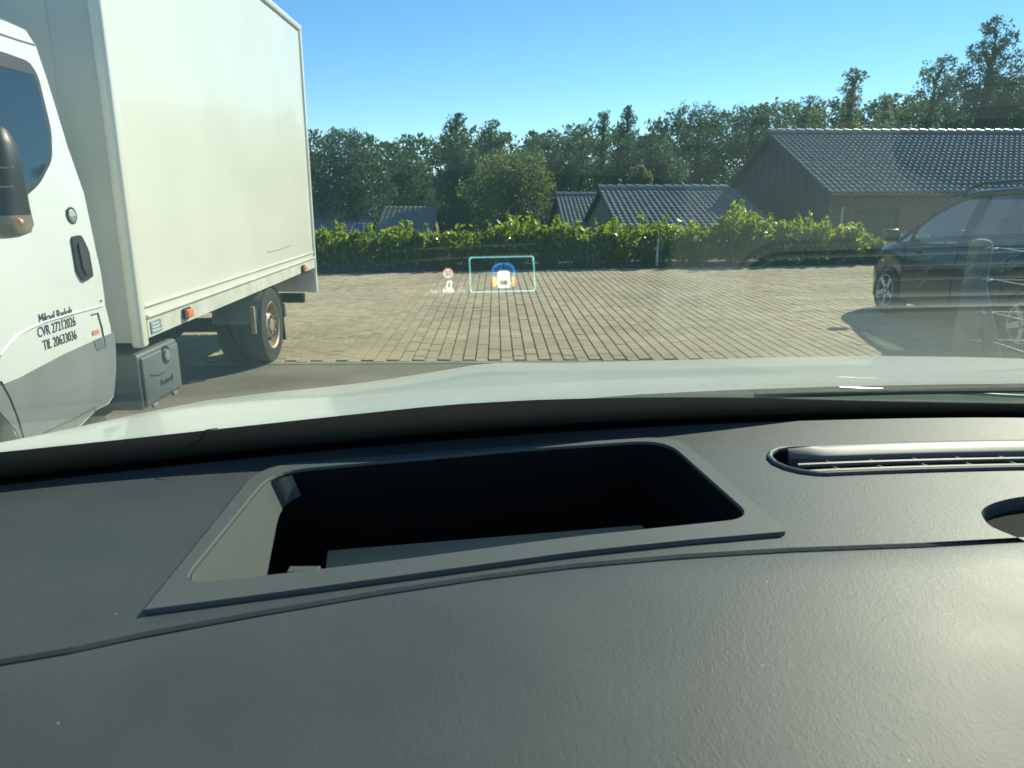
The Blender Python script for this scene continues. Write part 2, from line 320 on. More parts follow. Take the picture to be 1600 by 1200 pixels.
kb = MB().rbox(-14, 16, YP-.075, YP-.005, -.1, .006, .004, 1).build('edging_strip', M['edge']); struct(kb)
bed = MB().grid([[(x, hy(x)-.01, .02) for x in np.linspace(-14, 16, 40)], [(x, hy(x)+.25, .07+.02*math.sin(x*7)) for x in np.linspace(-14, 16, 40)], [(x, hy(x)+1.4, .06) for x in np.linspace(-14, 16, 40)], [(x, 19.2, -.1) for x in np.linspace(-14, 16, 40)]]).build('planting_bed', M['soil'], None, 'all'); struct(bed)
# tufts of grass where the bed meets the paving
tm = MB()
for k in range(900):
    x = rng.uniform(-4, 9) if k < 600 else rng.uniform(5.2, 9.2); y = hy(x)+rng.uniform(-.02, .18); h = rng.uniform(.03, .1); a = rng.uniform(0, 6.28); w = .008; dx, dy = math.cos(a)*w, math.sin(a)*w
    tm.poly([(x-dx, y-dy, .01), (x+dx, y+dy, .01), (x+rng.normal(0, .03), y+rng.normal(0, .03), .02+h)])
o = tm.build('grass_tufts', leaf_mat('grass blade', (.06, .1, .02), (.1, .14, .03), .4)); struct(o, 'stuff'); o['label'] = 'tufts of grass at the foot of the hedge'; o['category'] = 'grass'

# ------------------------------------------------------------------ leaves
def leaf_mesh(name, C, size, material, up=.3, aspect=.5, N=None):
    n = len(C); size = np.broadcast_to(size, (n,))[:, None]
    d = rng.normal(size=(n, 3)); d[:, 2] += up; d /= np.linalg.norm(d, axis=1)[:, None]
    r = rng.normal(size=(n, 3)); s = np.cross(d, r); s /= np.linalg.norm(s, axis=1)[:, None]; q = np.cross(d, s)
    V = np.empty((n, 4, 3)); V[:, 0] = C-d*size*.5; V[:, 1] = C+s*size*aspect*.5+q*size*.1; V[:, 2] = C+d*size*.5-q*size*.06; V[:, 3] = C-s*size*aspect*.5+q*size*.1
    me = bpy.data.meshes.new(name); me.vertices.add(n*4); me.vertices.foreach_set('co', V.ravel())
    me.loops.add(n*4); me.loops.foreach_set('vertex_index', np.arange(n*4, dtype=np.int32)); me.polygons.add(n)
    me.polygons.foreach_set('loop_start', np.arange(0, n*4, 4, dtype=np.int32)); me.update(calc_edges=True); me.materials.append(material); return me
def crown_pts(n, h0, h1, prof, K, cr, flat=.8):
    """crown of big lobes, each lobe covered with leaf clumps; prof(t) -> crown radius at relative height t"""
    NL = max(8, K//9, int((h1-h0)/max(.6, prof(.5))*4.5)); t = np.clip((np.arange(NL)+rng.uniform(0, 1, NL))/NL, .03, .985); a = np.arange(NL)*2.4+rng.uniform(0, .9, NL); pr = np.array([prof(x) for x in t])
    LR = np.maximum(pr*rng.uniform(.46, .68, NL), .05*(h1-h0)); d = pr*rng.uniform(.3, .62, NL)
    LC = np.stack([d*np.cos(a), d*np.sin(a), h0+t*(h1-h0)], 1); LC[:, 2] = np.minimum(LC[:, 2], h1-LR*.55)
    per = 14; li = np.repeat(np.arange(NL), per); u = rng.normal(size=(NL*per, 3)); u[:, 2] += .35; u /= np.linalg.norm(u, axis=1)[:, None]
    CC = LC[li]+u*(LR[li]*rng.uniform(.62, .98, NL*per))[:, None]*np.array([1, 1, flat]); CR = LR[li]*rng.uniform(.22, .42, NL*per)
    n1, n2 = int(n*.62), int(n*.26); n3 = n-n1-n2
    w = CR**2; k = rng.choice(len(CC), n1, p=w/w.sum()); v = rng.normal(size=(n1, 3)); v /= np.linalg.norm(v, axis=1)[:, None]; P1 = CC[k]+v*(rng.uniform(0, 1, n1)**.5*CR[k])[:, None]
    w = LR**2; k = rng.choice(NL, n2, p=w/w.sum()); v = rng.normal(size=(n2, 3)); v /= np.linalg.norm(v, axis=1)[:, None]; P2_ = LC[k]+v*(rng.uniform(.2, 1, n2)**.4*LR[k])[:, None]*np.array([1, 1, flat])
    tf = rng.beta(1.1, 1.2, n3); af = rng.uniform(0, 6.283, n3); rf_ = np.sqrt(rng.uniform(0, 1, n3))*.9*np.array([prof(x) for x in tf]); F = np.stack([rf_*np.cos(af), rf_*np.sin(af), h0+tf*(h1-h0)], 1)
    return np.concatenate([P1, P2_, F]), LC
def tree(name, label, px, top, wpx, Y, kind, material, n=7000, group='trees behind the houses', leaf=.165):
    n = int(n*2.1)
    b = at(px, 300, 1, Y); gz = ground_z(b.x, Y)-.1; tp = at(px, top, 1, Y).z; H = tp-gz; r = wpx/FPX*Y*.5
    root = thing(name, label, 'tree', group, (b.x, Y, gz)); LOCAL.add(root.name)
    prof = {'round': lambda t: r*(math.sin(math.pi*min(1, .14+.80*t))**.55 if t < .98 else .25), 'column': lambda t: r*(.4+.75*math.sin(math.pi*(.08+.84*t)))*(1.12-.42*t)*(.88+.16*math.sin(9*t+r)),
            'spire': lambda t: r*max(.05, (1-t)**.75)*(1 if t > .12 else .7), 'wispy': lambda t: r*max(.07, (1-t*.86))*(.75+.25*math.sin(t*15))}[kind]
    K = {'round': 150, 'column': 150, 'spire': 140, 'wispy': 150}[kind]; cr = {'round': .34, 'column': .40, 'spire': .36, 'wispy': .27}[kind]*max(1.3, r)
    h0 = H*.14 if kind != 'column' else H*.1
    P, cc = crown_pts(n, h0+cr*.4, H-.1, prof, K, cr)
    me = leaf_mesh('crown', P, leaf*rng.uniform(.6, 1.3, len(P)), material); link('crown', me, root)
    m = MB(); tr = .028*H; m.tube([(0, 0, -.2), (.05*r, .03*r, H*.3), (-.04*r, .04*r, H*.62), (0, 0, H*.93)], [tr*1.35, tr, tr*.6, tr*.12], 7)
    for c in cc:
        z0 = max(H*.12, c[2]-abs(np.hypot(c[0], c[1]))*.8-.4); m.tube([(0, 0, z0), (c[0]*.5, c[1]*.5, (z0+c[2])/2+.15), tuple(c)], [tr*.34, tr*.22, tr*.07], 5, False)
    m.build('trunk', M['bark'], root, True)
    return root
D_, M_, L_ = M['tree_dark'], M['tree_mid'], M['tree_light']
T = [('broadleaf_tree', 'broad dark green tree just right of the white lorry box', 548, 203, 150, 47, 'round', D_, 9000),
 ('broadleaf_tree', 'lower dark tree in the dip of the tree line beside the lorry', 640, 240, 105, 55, 'round', D_, 6000),
 ('birch_tree', 'tall narrow tree left of the middle with a ragged double top', 713, 176, 92, 46, 'column', M_, 6500),
 ('birch_tree', 'slim tree of the middle pair, right beside the tallest ragged top', 768, 186, 80, 48, 'column', M_, 5500),
 ('willow_tree', 'rounded lighter green tree low in front of the middle tree line', 802, 236, 150, 42, 'round', L_, 9000),
 ('broadleaf_tree', 'dark tree in the tree line behind the rounded lighter tree', 856, 205, 110, 58, 'round', D_, 6000),
 ('broadleaf_tree', 'dark full tree above the roof with the row of pale ridge tiles', 908, 200, 100, 56, 'round', D_, 6000),
 ('spruce_tree', 'pointed dark tree with the sharp tip above the low tiled roof', 977, 163, 130, 47, 'spire', D_, 7500),
 ('spruce_tree', 'thin pointed treetop left of the sharpest pointed tree', 940, 172, 80, 49, 'spire', M_, 3500),
 ('broadleaf_tree', 'wide dark tree behind the low tiled roof, below the sharp tip', 1015, 212, 140, 44, 'round', D_, 9000),
 ('shrub_tree', 'small light green bushy tree poking up above the low tiled roof', 1000, 256, 56, 39, 'round', L_, 4000),
 ('broadleaf_tree', 'dense dark tree left of the big gable, with a rounded top', 1088, 167, 136, 50, 'round', D_, 8500),
 ('broadleaf_tree', 'dark tree right above the gable peak of the big roof', 1170, 164, 120, 51, 'round', D_, 7000),
 ('broadleaf_tree', 'grey green tree behind the left end of the long ridge', 1250, 148, 120, 52, 'round', M_, 7000),
 ('willow_tree', 'wispy light green tree with a feathery tip above the long ridge', 1315, 104, 150, 44, 'wispy', L_, 7000),
 ('willow_tree', 'low pale green tree in the gap left of the tall trees', 1368, 146, 110, 50, 'wispy', L_, 5500),
 ('birch_tree', 'tree with a ragged crown left of the tall column shaped tree', 1440, 88, 150, 42, 'column', M_, 8000),
 ('poplar_tree', 'tallest column shaped tree at the upper right', 1520, 26, 135, 40, 'column', D_, 10000),
 ('broadleaf_tree', 'dark broad tree cut by the right edge of the picture', 1605, 72, 190, 39, 'round', D_, 10000)]
for t in T: tree(*t)
wood = [(470, 225, 150), (600, 232, 120), (690, 228, 130), (770, 218, 120), (850, 222, 120), (930, 212, 120), (1040, 200, 130), (1130, 190, 120), (1215, 172, 110), (1290, 168, 110), (1365, 165, 110), (1430, 170, 110), (1500, 150, 120), (1580, 130, 130), (1680, 140, 150), (1800, 120, 160)]
PP = []
for px, top, wp in wood:                              # the wood behind: one mass
    Y = 66; b = at(px, 300, 1, Y); tp = at(px, top-16, 1, Y).z; gz = ground_z(b.x, Y); r = wp/FPX*Y*.6
    P, cc = crown_pts(5200, gz+.3, tp-.2, lambda t: r*(.95 if t < .7 else .95*math.sqrt(max(0, 1-(t-.7)**2/.1))), 90, 1.6); P[:, 0] += b.x; P[:, 1] += Y; PP.append(P)
PP = np.concatenate(PP); me = leaf_mesh('distant_wood', PP, .46*rng.uniform(.6, 1.3, len(PP)), D_); o = link('distant_wood', me); struct(o, 'stuff'); o['label'] = 'dark wood closing the view behind the single trees'; o['category'] = 'wood'

# ------------------------------------------------------------------ laurel hedge, one shrub at a time
SH = [(512, 356, 60, 'leftmost laurel shrub, half hidden by the rear corner of the lorry box'), (566, 357, 62, 'laurel shrub second from the lorry box, in front of the blue object'),
 (622, 352, 62, 'laurel shrub with a single upright shoot, left of the brown gable'), (684, 357, 66, 'yellowish laurel shrub below the brown gable'),
 (748, 357, 60, 'low laurel shrub above the projected speed sign'), (800, 338, 62, 'tall laurel shrub above the projected display frame'),
 (858, 344, 58, 'laurel shrub just right of the projected display frame'), (912, 348, 58, 'laurel shrub below the dark roof without pale ridge'),
 (965, 346, 60, 'laurel shrub below the left corner of the near tiled roof'), (1020, 344, 62, 'yellow green laurel shrub behind the little pale lamp post'),
 (1085, 350, 62, 'laurel shrub right of the little pale lamp post'), (1150, 322, 58, 'tallest laurel shrub, with loose shoots before the timber gable'),
 (1205, 338, 60, 'laurel shrub below the middle of the brick wall corner'), (1262, 340, 60, 'laurel shrub left of the drainpipe'),
 (1318, 346, 58, 'laurel shrub below the house window'), (1372, 372, 62, 'lowest laurel shrub, next to the dark car'), (1440, 366, 70, 'laurel shrub mostly hidden behind the dark car')]
for px, top, wp, lab in SH:
    q = at(px, 420, 2, 0); Y = hy(q.x)+.55; b = at(px, 400, 1, Y); H = (at(px, top, 1, Y).z-.04)*1.06; r = wp/FPX*Y*.62
    root = thing('laurel_shrub', lab, 'shrub', 'laurel shrubs of the hedge', (b.x, Y, .04)); LOCAL.add(root.name)
    n = 1650; K = 46; sh = []
    for k in range(K):
        a = rng.uniform(0, 6.28); q = math.sqrt(rng.uniform(0, 1)); x, y = q*r*math.cos(a), q*.52*math.sin(a); ht = H*rng.uniform(.66, .98)*(1-.12*q)
        if k % 23 == 0: ht = H*1.04
        sh.append((x, y, ht))
    sh = np.array(sh); k = rng.integers(0, K, n); t = rng.uniform(.03, 1, n)**.75; P = np.empty((n, 3)); sp = .085*(1.05-.7*t*(t > .8))
    P[:, 0] = sh[k, 0]*(.55+.5*t)+rng.normal(0, 1, n)*sp; P[:, 1] = sh[k, 1]*(.55+.5*t)+rng.normal(0, 1, n)*sp; P[:, 2] = sh[k, 2]*t
    me = leaf_mesh('foliage', P, rng.uniform(.10, .20, n), M['laurel'], up=.9, aspect=.42); link('foliage', me, root)
    m = MB()
    for x, y, z in sh[::3]: m.tube([(x*.4, y*.4, -.05), (x*.8, y*.8, z*.5), (x, y, z*.95)], [.014, .009, .004], 5, False)
    m.build('stems', M['bark'], root, True)
# pale lamp post in front of the hedge
q = at(1027, 413, 2, 0); Y = hy(q.x)+.05; x = at(1027, 400, 1, Y).x; zt = at(1027, 356, 1, Y).z
r_ = thing('lamp_post', 'little pale lamp post with a dark cap in front of the hedge', 'lamp post', None, (x, Y, 0))
MB().lathe((x, Y, 0), (0, 0, 1), [(0, 0), (0, .032), (.02, .028), (zt-.1, .026), (zt-.1, 0)], 14).build('post', M['lampwhite'], r_, True)
MB().lathe((x, Y, zt-.1), (0, 0, 1), [(0, 0), (0, .06), (.05, .075), (.085, .06), (.1, .02), (.1, 0)], 16).build('lamp_cap', M['frame'], r_, True)
# blue object behind the hedge
b = at(562, 345, 1, 19.6); r_ = thing('bin', 'blue plastic bin showing in the gap above the hedge near the lorry', 'bin', None, (b.x, 19.6, -.2))
z1 = b.z; MB().grid([[(b.x-w, 19.6-w, z), (b.x+w, 19.6-w, z), (b.x+w, 19.6+w, z), (b.x-w, 19.6+w, z)] for w, z in ((.0, -.25), (.075, -.25), (.09, z1-.12), (.0, z1-.12))], True).build('body', M['bluebin'], r_)
MB().rbox(b.x-.105, b.x+.105, 19.5, 19.7, z1-.118, z1-.07, .015).build('lid', M['bluebin'], r_, True)

# ------------------------------------------------------------------ houses
def tiled_slope(name, parent, A, B, up, tw=.2, tl=.33, clip=None):
    """S-shaped tiles on the slope from eave edge A->B rising along vector up; joined, each tile modelled"""
    A, B, up = Vector(A), Vector(B), Vector(up); ex = (B-A); nC = max(1, round(ex.length/tw)); ex.normalize(); tw = (B-A).length/nC
    sl = up.length; eu = up.normalized(); n = ex.cross(eu).normalized(); n = n if n.z > 0 else -n; nR = max(1, round(sl/tl)); tl = sl/nR; m = MB()
    prof = [(0, .012), (.16, .034), (.34, .04), (.5, .022), (.66, .004), (.85, .0), (1.04, .012)]
    for r in range(nR):
        for c in range(nC):
            o = A+ex*(c*tw)+eu*(r*tl)
            if clip and not clip(o+ex*tw*.5+eu*tl*.5): continue
            j = rng.normal(0, .0025); lo = [o+ex*(u*tw)-eu*.03+n*(h+.030+j) for u, h in prof]; hi = [o+ex*(u*tw)+eu*(tl+.01)+n*(h+.002+j) for u, h in prof]; dn = [o+ex*(u*tw)-eu*.03+n*(h+.012) for u, h in prof]
            m.grid([dn, lo, hi])
    me = bpy.data.meshes.new(name); me.from_pydata(m.v, [], m.f); me.materials.append(M['tile']); me.polygons.foreach_set('use_smooth', [True]*len(me.polygons))
    o = link(name, me, parent); struct(o, 'stuff'); return o
def ridge_tiles(parent, A, B, step=.36, r=.11):
    A, B = Vector(A), Vector(B); d = (B-A).normalized(); k = int((B-A).length/step)
    m = MB(); sd = Vector((0, 0, 1)).cross(d).normalized()
    for h, rr in ((0, r*1.08), (step+.03, r*.92)): pass
    m.grid([[d*h+sd*(math.cos(t)*rr)+Vector((0, 0, 1))*(math.sin(t)*rr+dz) for t in [math.pi*(j/8)*1.1-.05*math.pi for j in range(9)]] for h, rr, dz in ((0, r*.6, .012), (0, r*1.08, .016), (step+.03, r*.92, -.012))])
    me = bpy.data.meshes.new('ridge_tile'); me.from_pydata(m.v, [], m.f); me.materials.append(M['ridge']); me.polygons.foreach_set('use_smooth', [True]*len(me.polygons)); me.set_sharp_from_angle(angle=R(40))
    for i in range(k):
        o = bpy.data.objects.new('ridge_tile', me); COL.objects.link(o); o.parent = parent; o.location = A+d*(i*step+.01)+Vector((0, 0, rng.normal(0, .004)))
# --- the big house on the right
RD = at(1200, 207, 1, 29); X0 = RD.x; XE = X0+16; EN = at(1297, 300, 0, X0); EF = at(1105, 330, 0, X0); BZ = -2.2
hb = thing('brick_house', 'long brick house with dark tiled roof and black timber gable behind the dark car', 'house', None, (X0+8, 29, BZ))
wn = EN.y+.55; sl = (RD.z-EN.z)/(RD.y-EN.y); wz = EN.z+.55*sl-.12; slf = (RD.z-EF.z)/(EF.y-RD.y); wf = EF.y-.4; wfz = EF.z+.4*slf-.12; gx = X0+.28
wins = [(at(1336, 327, 1, wn), at(1401, 372, 1, wn))]
m = MB(); wl = wins[0]; x1, x2, zb, zt = wl[0].x, wl[1].x, wl[1].z, wl[0].z; xb = XE-.3
for q in (((gx, BZ), (x1, BZ), (x1, wz), (gx, wz)), ((x2, BZ), (xb, BZ), (xb, wz), (x2, wz)), ((x1, BZ), (x2, BZ), (x2, zb), (x1, zb)), ((x1, zt), (x2, zt), (x2, wz), (x1, wz))):
    m.slab([(x, wn, z) for x, z in q], (0, 1, 0), .3)
gz1 = 1.0                                            # boards start here
m.slab([(gx, wn+.3, BZ), (gx, wf, BZ), (gx, wf, min(wfz, gz1)), (gx, wn+.3, gz1)], (1, 0, 0), .28)
m.slab([(xb-.28, wn+.3, BZ), (xb-.28, wf, BZ), (xb-.28, wf, wfz), (xb-.28, 29, RD.z-.2), (xb-.28, wn+.3, wz)], (1, 0, 0), .28)
m.slab([(gx+.28, wf-.3, BZ), (xb-.28, wf-.3, BZ), (xb-.28, wf-.3, wfz), (gx+.28, wf-.3, wfz)], (0, 1, 0), .3)
wall = m.build('wall', M['brick'], hb)
def zroof(y): return (EN.z+(y-EN.y)*sl if y < RD.y else RD.z-(y-RD.y)*slf)-.14
nb = 34; ys = np.linspace(wn+.05, wf, nb+1)
MB().slab([(gx+.03, wn+.3, gz1), (gx+.03, wf-.3, gz1), (gx+.03, wf-.3, zroof(wf-.3)), (gx+.03, 29, RD.z-.16), (gx+.03, wn+.3, zroof(wn+.3))], (1, 0, 0), .1).build('gable_backing', M['board'], hb)
for k in range(nb):                                   # each gable board
    y0, y1 = ys[k]+.012, ys[k+1]-.012; dx = .022 if k % 2 else 0
    mid = [(gx-.012-dx, y0, gz1-.25), (gx-.012-dx, y1, gz1-.25), (gx-.012-dx, y1, zroof(y1)), (gx-.012-dx, y0, zroof(y0))]
    if y0 < 29 < y1: mid.insert(3, (gx-.012-dx, 29, zroof(29)))
    if min(zroof(y0), zroof(y1)) > gz1-.2: MB().slab(mid, (1, 0, 0), .024).build('gable_board', M['board'], hb)
w = MB(); f_ = .06
for q in ((x1, x2, zb, zb+f_), (x1, x2, zt-f_, zt), (x1, x1+f_, zb+f_, zt-f_), (x2-f_, x2, zb+f_, zt-f_), ((x1+x2)/2-.03, (x1+x2)/2+.03, zb+f_, zt-f_)): w.box(q[0], q[1], wn+.08, wn+.14, q[2], q[3])
win = w.build('window', M['frame'], hb); MB().box(x1+f_, x2-f_, wn+.105, wn+.115, zb+f_, zt-f_).build('pane', M['housepane'], win); MB().box(x1-.04, x2+.04, wn-.05, wn+.08, zb-.06, zb-.003).build('sill', M['edge'], win)
roof = MB().slab([(X0, EN.y, EN.z-.05), (XE, EN.y, EN.z-.05), (XE, RD.y, RD.z-.05), (X0, RD.y, RD.z-.05)], (0, 0, -1), .07).slab([(X0, RD.y, RD.z-.05), (XE, RD.y, RD.z-.05), (XE, EF.y, EF.z-.05), (X0, EF.y, EF.z-.05)], (0, 0, -1), .07).build('roof', M['board'], hb)
tiled_slope('roof_tiles', roof, EN-Vector((0, 0, .04)), (XE, EN.y, EN.z-.04), (0, RD.y-EN.y, RD.z-EN.z))
tiled_slope('roof_tiles', roof, (XE, EF.y, EF.z-.04), (X0, EF.y, EF.z-.04), (0, RD.y-EF.y, RD.z-EF.z), .4, .66)
ridge_tiles(roof, (X0-.03, RD.y, RD.z+.01), (XE, RD.y, RD.z+.01), .36, .12)
gy, gz = EN.y-.1, EN.z-.05
MB().grid([[(x, gy+.065*math.cos(t), gz+.065*math.sin(t)) for t in [math.pi+math.pi*j/8 for j in range(9)]] for x in (X0+.05, XE)]).grid([[(x, gy+.058*math.cos(t), gz+.058*math.sin(t)) for t in [math.pi+math.pi*j/8 for j in range(9)]] for x in (X0+.05, XE)]).build('gutter', M['zinc'], roof, True)
px_ = at(1317, 330, 1, wn-.1).x; MB().tube([(px_, gy, gz-.05), (px_, gy+.1, gz-.18), (px_, wn-.07, gz-.4), (px_, wn-.07, BZ)], .042, 10).build('drainpipe', M['zinc'], hb, True)
for s_ in (1,):                                       # verge boards of the left gable
    MB().slab([(X0-.02, EN.y-.02, EN.z-.2), (X0-.02, EN.y-.02, EN.z-.03), (X0-.02, RD.y, RD.z-.03), (X0-.02, RD.y, RD.z-.22)], (1, 0, 0), .025).build('verge_board', M['board'], roof)
    MB().slab([(X0-.02, EF.y, EF.z-.2), (X0-.02, EF.y, EF.z-.03), (X0-.02, RD.y+.002, RD.z-.03), (X0-.02, RD.y+.002, RD.z-.22)], (1, 0, 0), .025).build('verge_board', M['board'], roof)
# --- gabled smaller houses with the ridge across the view
def small_house(label, RL, XR, slope, run, side, wallmat, tiles=True, step=.36, base=-2.3, group='low houses beyond the hedge', pitch_tile=(.2, .33)):
    XL = RL.x; Yr = RL.y; zr = RL.z; cx = (XL+XR)/2
    h = thing('low_house', label, 'house', group, (cx, Yr, base)); ze = zr-run*slope
    wy0, wy1 = Yr-run+.4, Yr+run-.4; zw = zr-(run-.4)*slope-.14; L2, R2 = XL+.2, XR-.2
    m = MB()
    m.slab([(L2, wy0, base), (R2, wy0, base), (R2, wy0, zw), (L2, wy0, zw)], (0, 1, 0), .25); m.slab([(L2, wy1-.25, base), (R2, wy1-.25, base), (R2, wy1-.25, zw), (L2, wy1-.25, zw)], (0, 1, 0), .25)
    for x in (L2, R2-.25): m.slab([(x, wy0+.252, base), (x, wy1-.252, base), (x, wy1-.252, zw), (x, Yr, zr-.16), (x, wy0+.252, zw)], (1, 0, 0), .25)
    m.build('wall', wallmat, h)
    rf = MB().slab([(XL, Yr-run, ze-.05), (XR, Yr-run, ze-.05), (XR, Yr, zr-.05), (XL, Yr, zr-.05)], (0, 0, -1), .06).slab([(XL, Yr, zr-.05), (XR, Yr, zr-.05), (XR, Yr+run, ze-.05), (XL, Yr+run, ze-.05)], (0, 0, -1), .06).build('roof', M['board'], h)
    tiled_slope('roof_tiles', rf, (XL, Yr-run, ze-.04), (XR, Yr-run, ze-.04), (0, run, run*slope), *pitch_tile)
    if tiles: ridge_tiles(rf, (XL-.02, Yr, zr+.01), (XR, Yr, zr+.01), step, .11)
    return h
r2 = at(935, 297, 1, 29); e2 = at(965, 360, 0, r2.x); sl2 = (r2.z-e2.z)/(29-e2.y)
r2b = at(1127, 291, 1, 29); r2.z = (r2.z+r2b.z)/2
small_house('low house with shiny tiled roof and pale ridge, left of the timber gable', r2, r2b.x+.55, sl2, 6.2, 1, M['render_wall'])
r3 = at(868, 304, 1, 38); small_house('dark tiled house with a pale ridge line, behind the shiny low roof', r3, at(960, 304, 1, 38).x+1, .3, 6.5, 1, M['render_wall'], True, .4, -2.6)
r4 = at(796, 315, 1, 47); small_house('farther dark roof in the middle, left of the pale ridge line', r4, at(872, 315, 1, 47).x, .3, 6.5, 1, M['render_wall'], False, .4, -2.8, pitch_tile=(.3, .4))
r5 = at(600, 322, 1, 46); small_house('brown gabled low house right of the lorry, above the yellowish hedge', r5, at(684, 322, 1, 46).x, .33, 6.0, 1, mat('brown brick gable', (.26, .17, .11), .9, var=.15, vscale=3), False, .4, -2.8, pitch_tile=(.3, .4))
r6 = at(440, 319, 1, 48); small_house('farthest low dark roof beside the rear edge of the lorry box', r6, at(594, 319, 1, 48).x, .3, 6.0, 1, M['render_wall'], False, .4, -2.8, pitch_tile=(.3, .4))
# ------------------------------------------------------------------ white box lorry, facing us on the left
XB = -2.165; XB2 = -4.32; YF, YR = 4.46, 8.95; ZB, ZT = .70, 3.40
lorry = thing('box_lorry', 'white box lorry parked on the left with dark lettering on its cab door', 'lorry', None, (-3.25, 6, 0))
# box body
box = MB()
cr = .16                                              # rounded front corner pillars
pl = [(XB-.012, YF+.09), (XB-.012, YR-.05), (XB2+.012, YR-.05), (XB2+.012, YF+.09)]
box.grid([[(x, y, ZB+.13) for x, y in pl], [(x, y, ZT-.07) for x, y in pl]], True).poly([(x, y, ZT-.02) for x, y in pl])
boxo = box.build('box_body', M['cream'], lorry)
MB().slab([(XB, YF+.1, ZB+.02), (XB, YR-.03, ZB+.045), (XB, YR-.03, ZB+.16), (XB, YF+.1, ZB+.14)], (-1, 0, 0), .05).build('side_rail', M['rail'], lorry)
MB().tube([(XB+.004, YF+.1, ZB+.15), (XB+.004, YR-.03, ZB+.165)], .012, 8).build('rail_bead', M['rail'], lorry, True)
MB().tube([(XB-.006, YF+.1, ZB+.215), (XB-.006, YR-.03, ZB+.225)], .009, 8).build('rail_bead', M['rail'], lorry, True)
MB().rbox(XB-.07, XB+.006, YF, YF+.09, ZB-.03, ZT-.06, .02, 3).build('corner_post', M['cream'], lorry, True)
MB().rbox(XB-.06, XB+.008, YR-.05, YR+.02, ZB-.01, ZT-.05, .014, 3).build('corner_post', M['cream'], lorry, True)
MB().rbox(XB-.07, XB+.01, YF-.01, YR+.03, ZT-.06, ZT+.01, .02, 3).build('roof_rail', M['alu'], lorry, True)
MB().rbox(XB2-.01, XB2+.07, YF-.01, YR+.03, ZT-.06, ZT+.01, .02, 3).build('roof_rail', M['alu'], lorry, True)
MB().rbox(XB2, XB-.072, YF-.008, YF+.08, ZT-.058, ZT+.008, .02, 3).build('roof_rail', M['alu'], lorry, True)
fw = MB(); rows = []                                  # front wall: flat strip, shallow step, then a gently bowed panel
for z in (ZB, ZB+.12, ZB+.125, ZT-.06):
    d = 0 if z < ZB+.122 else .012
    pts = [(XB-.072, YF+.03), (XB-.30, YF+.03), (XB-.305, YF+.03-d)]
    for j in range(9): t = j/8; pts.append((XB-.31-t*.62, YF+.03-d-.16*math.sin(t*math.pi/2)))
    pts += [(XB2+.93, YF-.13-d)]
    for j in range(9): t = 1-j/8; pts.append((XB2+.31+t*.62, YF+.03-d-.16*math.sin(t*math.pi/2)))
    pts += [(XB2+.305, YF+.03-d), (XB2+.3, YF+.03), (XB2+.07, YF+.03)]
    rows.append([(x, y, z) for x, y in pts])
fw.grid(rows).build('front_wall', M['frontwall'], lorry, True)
MB().box(XB2+.07, XB-.075, YF+.06, YR-.06, ZB+.0, ZB+.19).build('box_floor', M['chassis'], lorry)
MB().rbox(XB2+.1, XB-.03, YR-.03, YR+.01, ZB-.25, ZB-.012, .008).build('tail_panel', M['rail'], lorry, True)
MB().rbox(XB-.1, XB+.0, YR-.02, YR+.05, ZB-.26, ZB+.005, .008).build('tail_corner', M['white'], lorry, True)
for y, r_ in ((5.13, .030), (8.33, .024)):
    z = ZB+.085; lm = MB().rbox(XB+.003, XB+.02, y-.06, y+.06, z-.04, z+.04, .008).build('marker_lamp', M['black'], lorry, True)
    MB().rbox(XB+.015, XB+.042, y-.05, y+.05, z-r_, z+r_, .01, 3).build('lens', M['amber'], lm, True)
pm_ = MB().rbox(XB+.002, XB+.006, 4.59, 4.74, ZB+.035, ZB+.115, .002, 1).build('maker_plate', M['plate'], lorry)
for k in range(3): MB().rbox(XB+.0062, XB+.008, 4.60+.004*k, 4.725-.012*k, ZB+.048+.022*k, ZB+.057+.022*k, .001, 1).build('printed_line', M['white'], pm_)
MB().tube([at(418, 394, 0, XB-.008)-Vector((0, 0, .0)), at(436, 390, 0, XB-.008), at(455, 383, 0, XB-.008)], .003, 5).build('scratch', M['clad'], lorry)
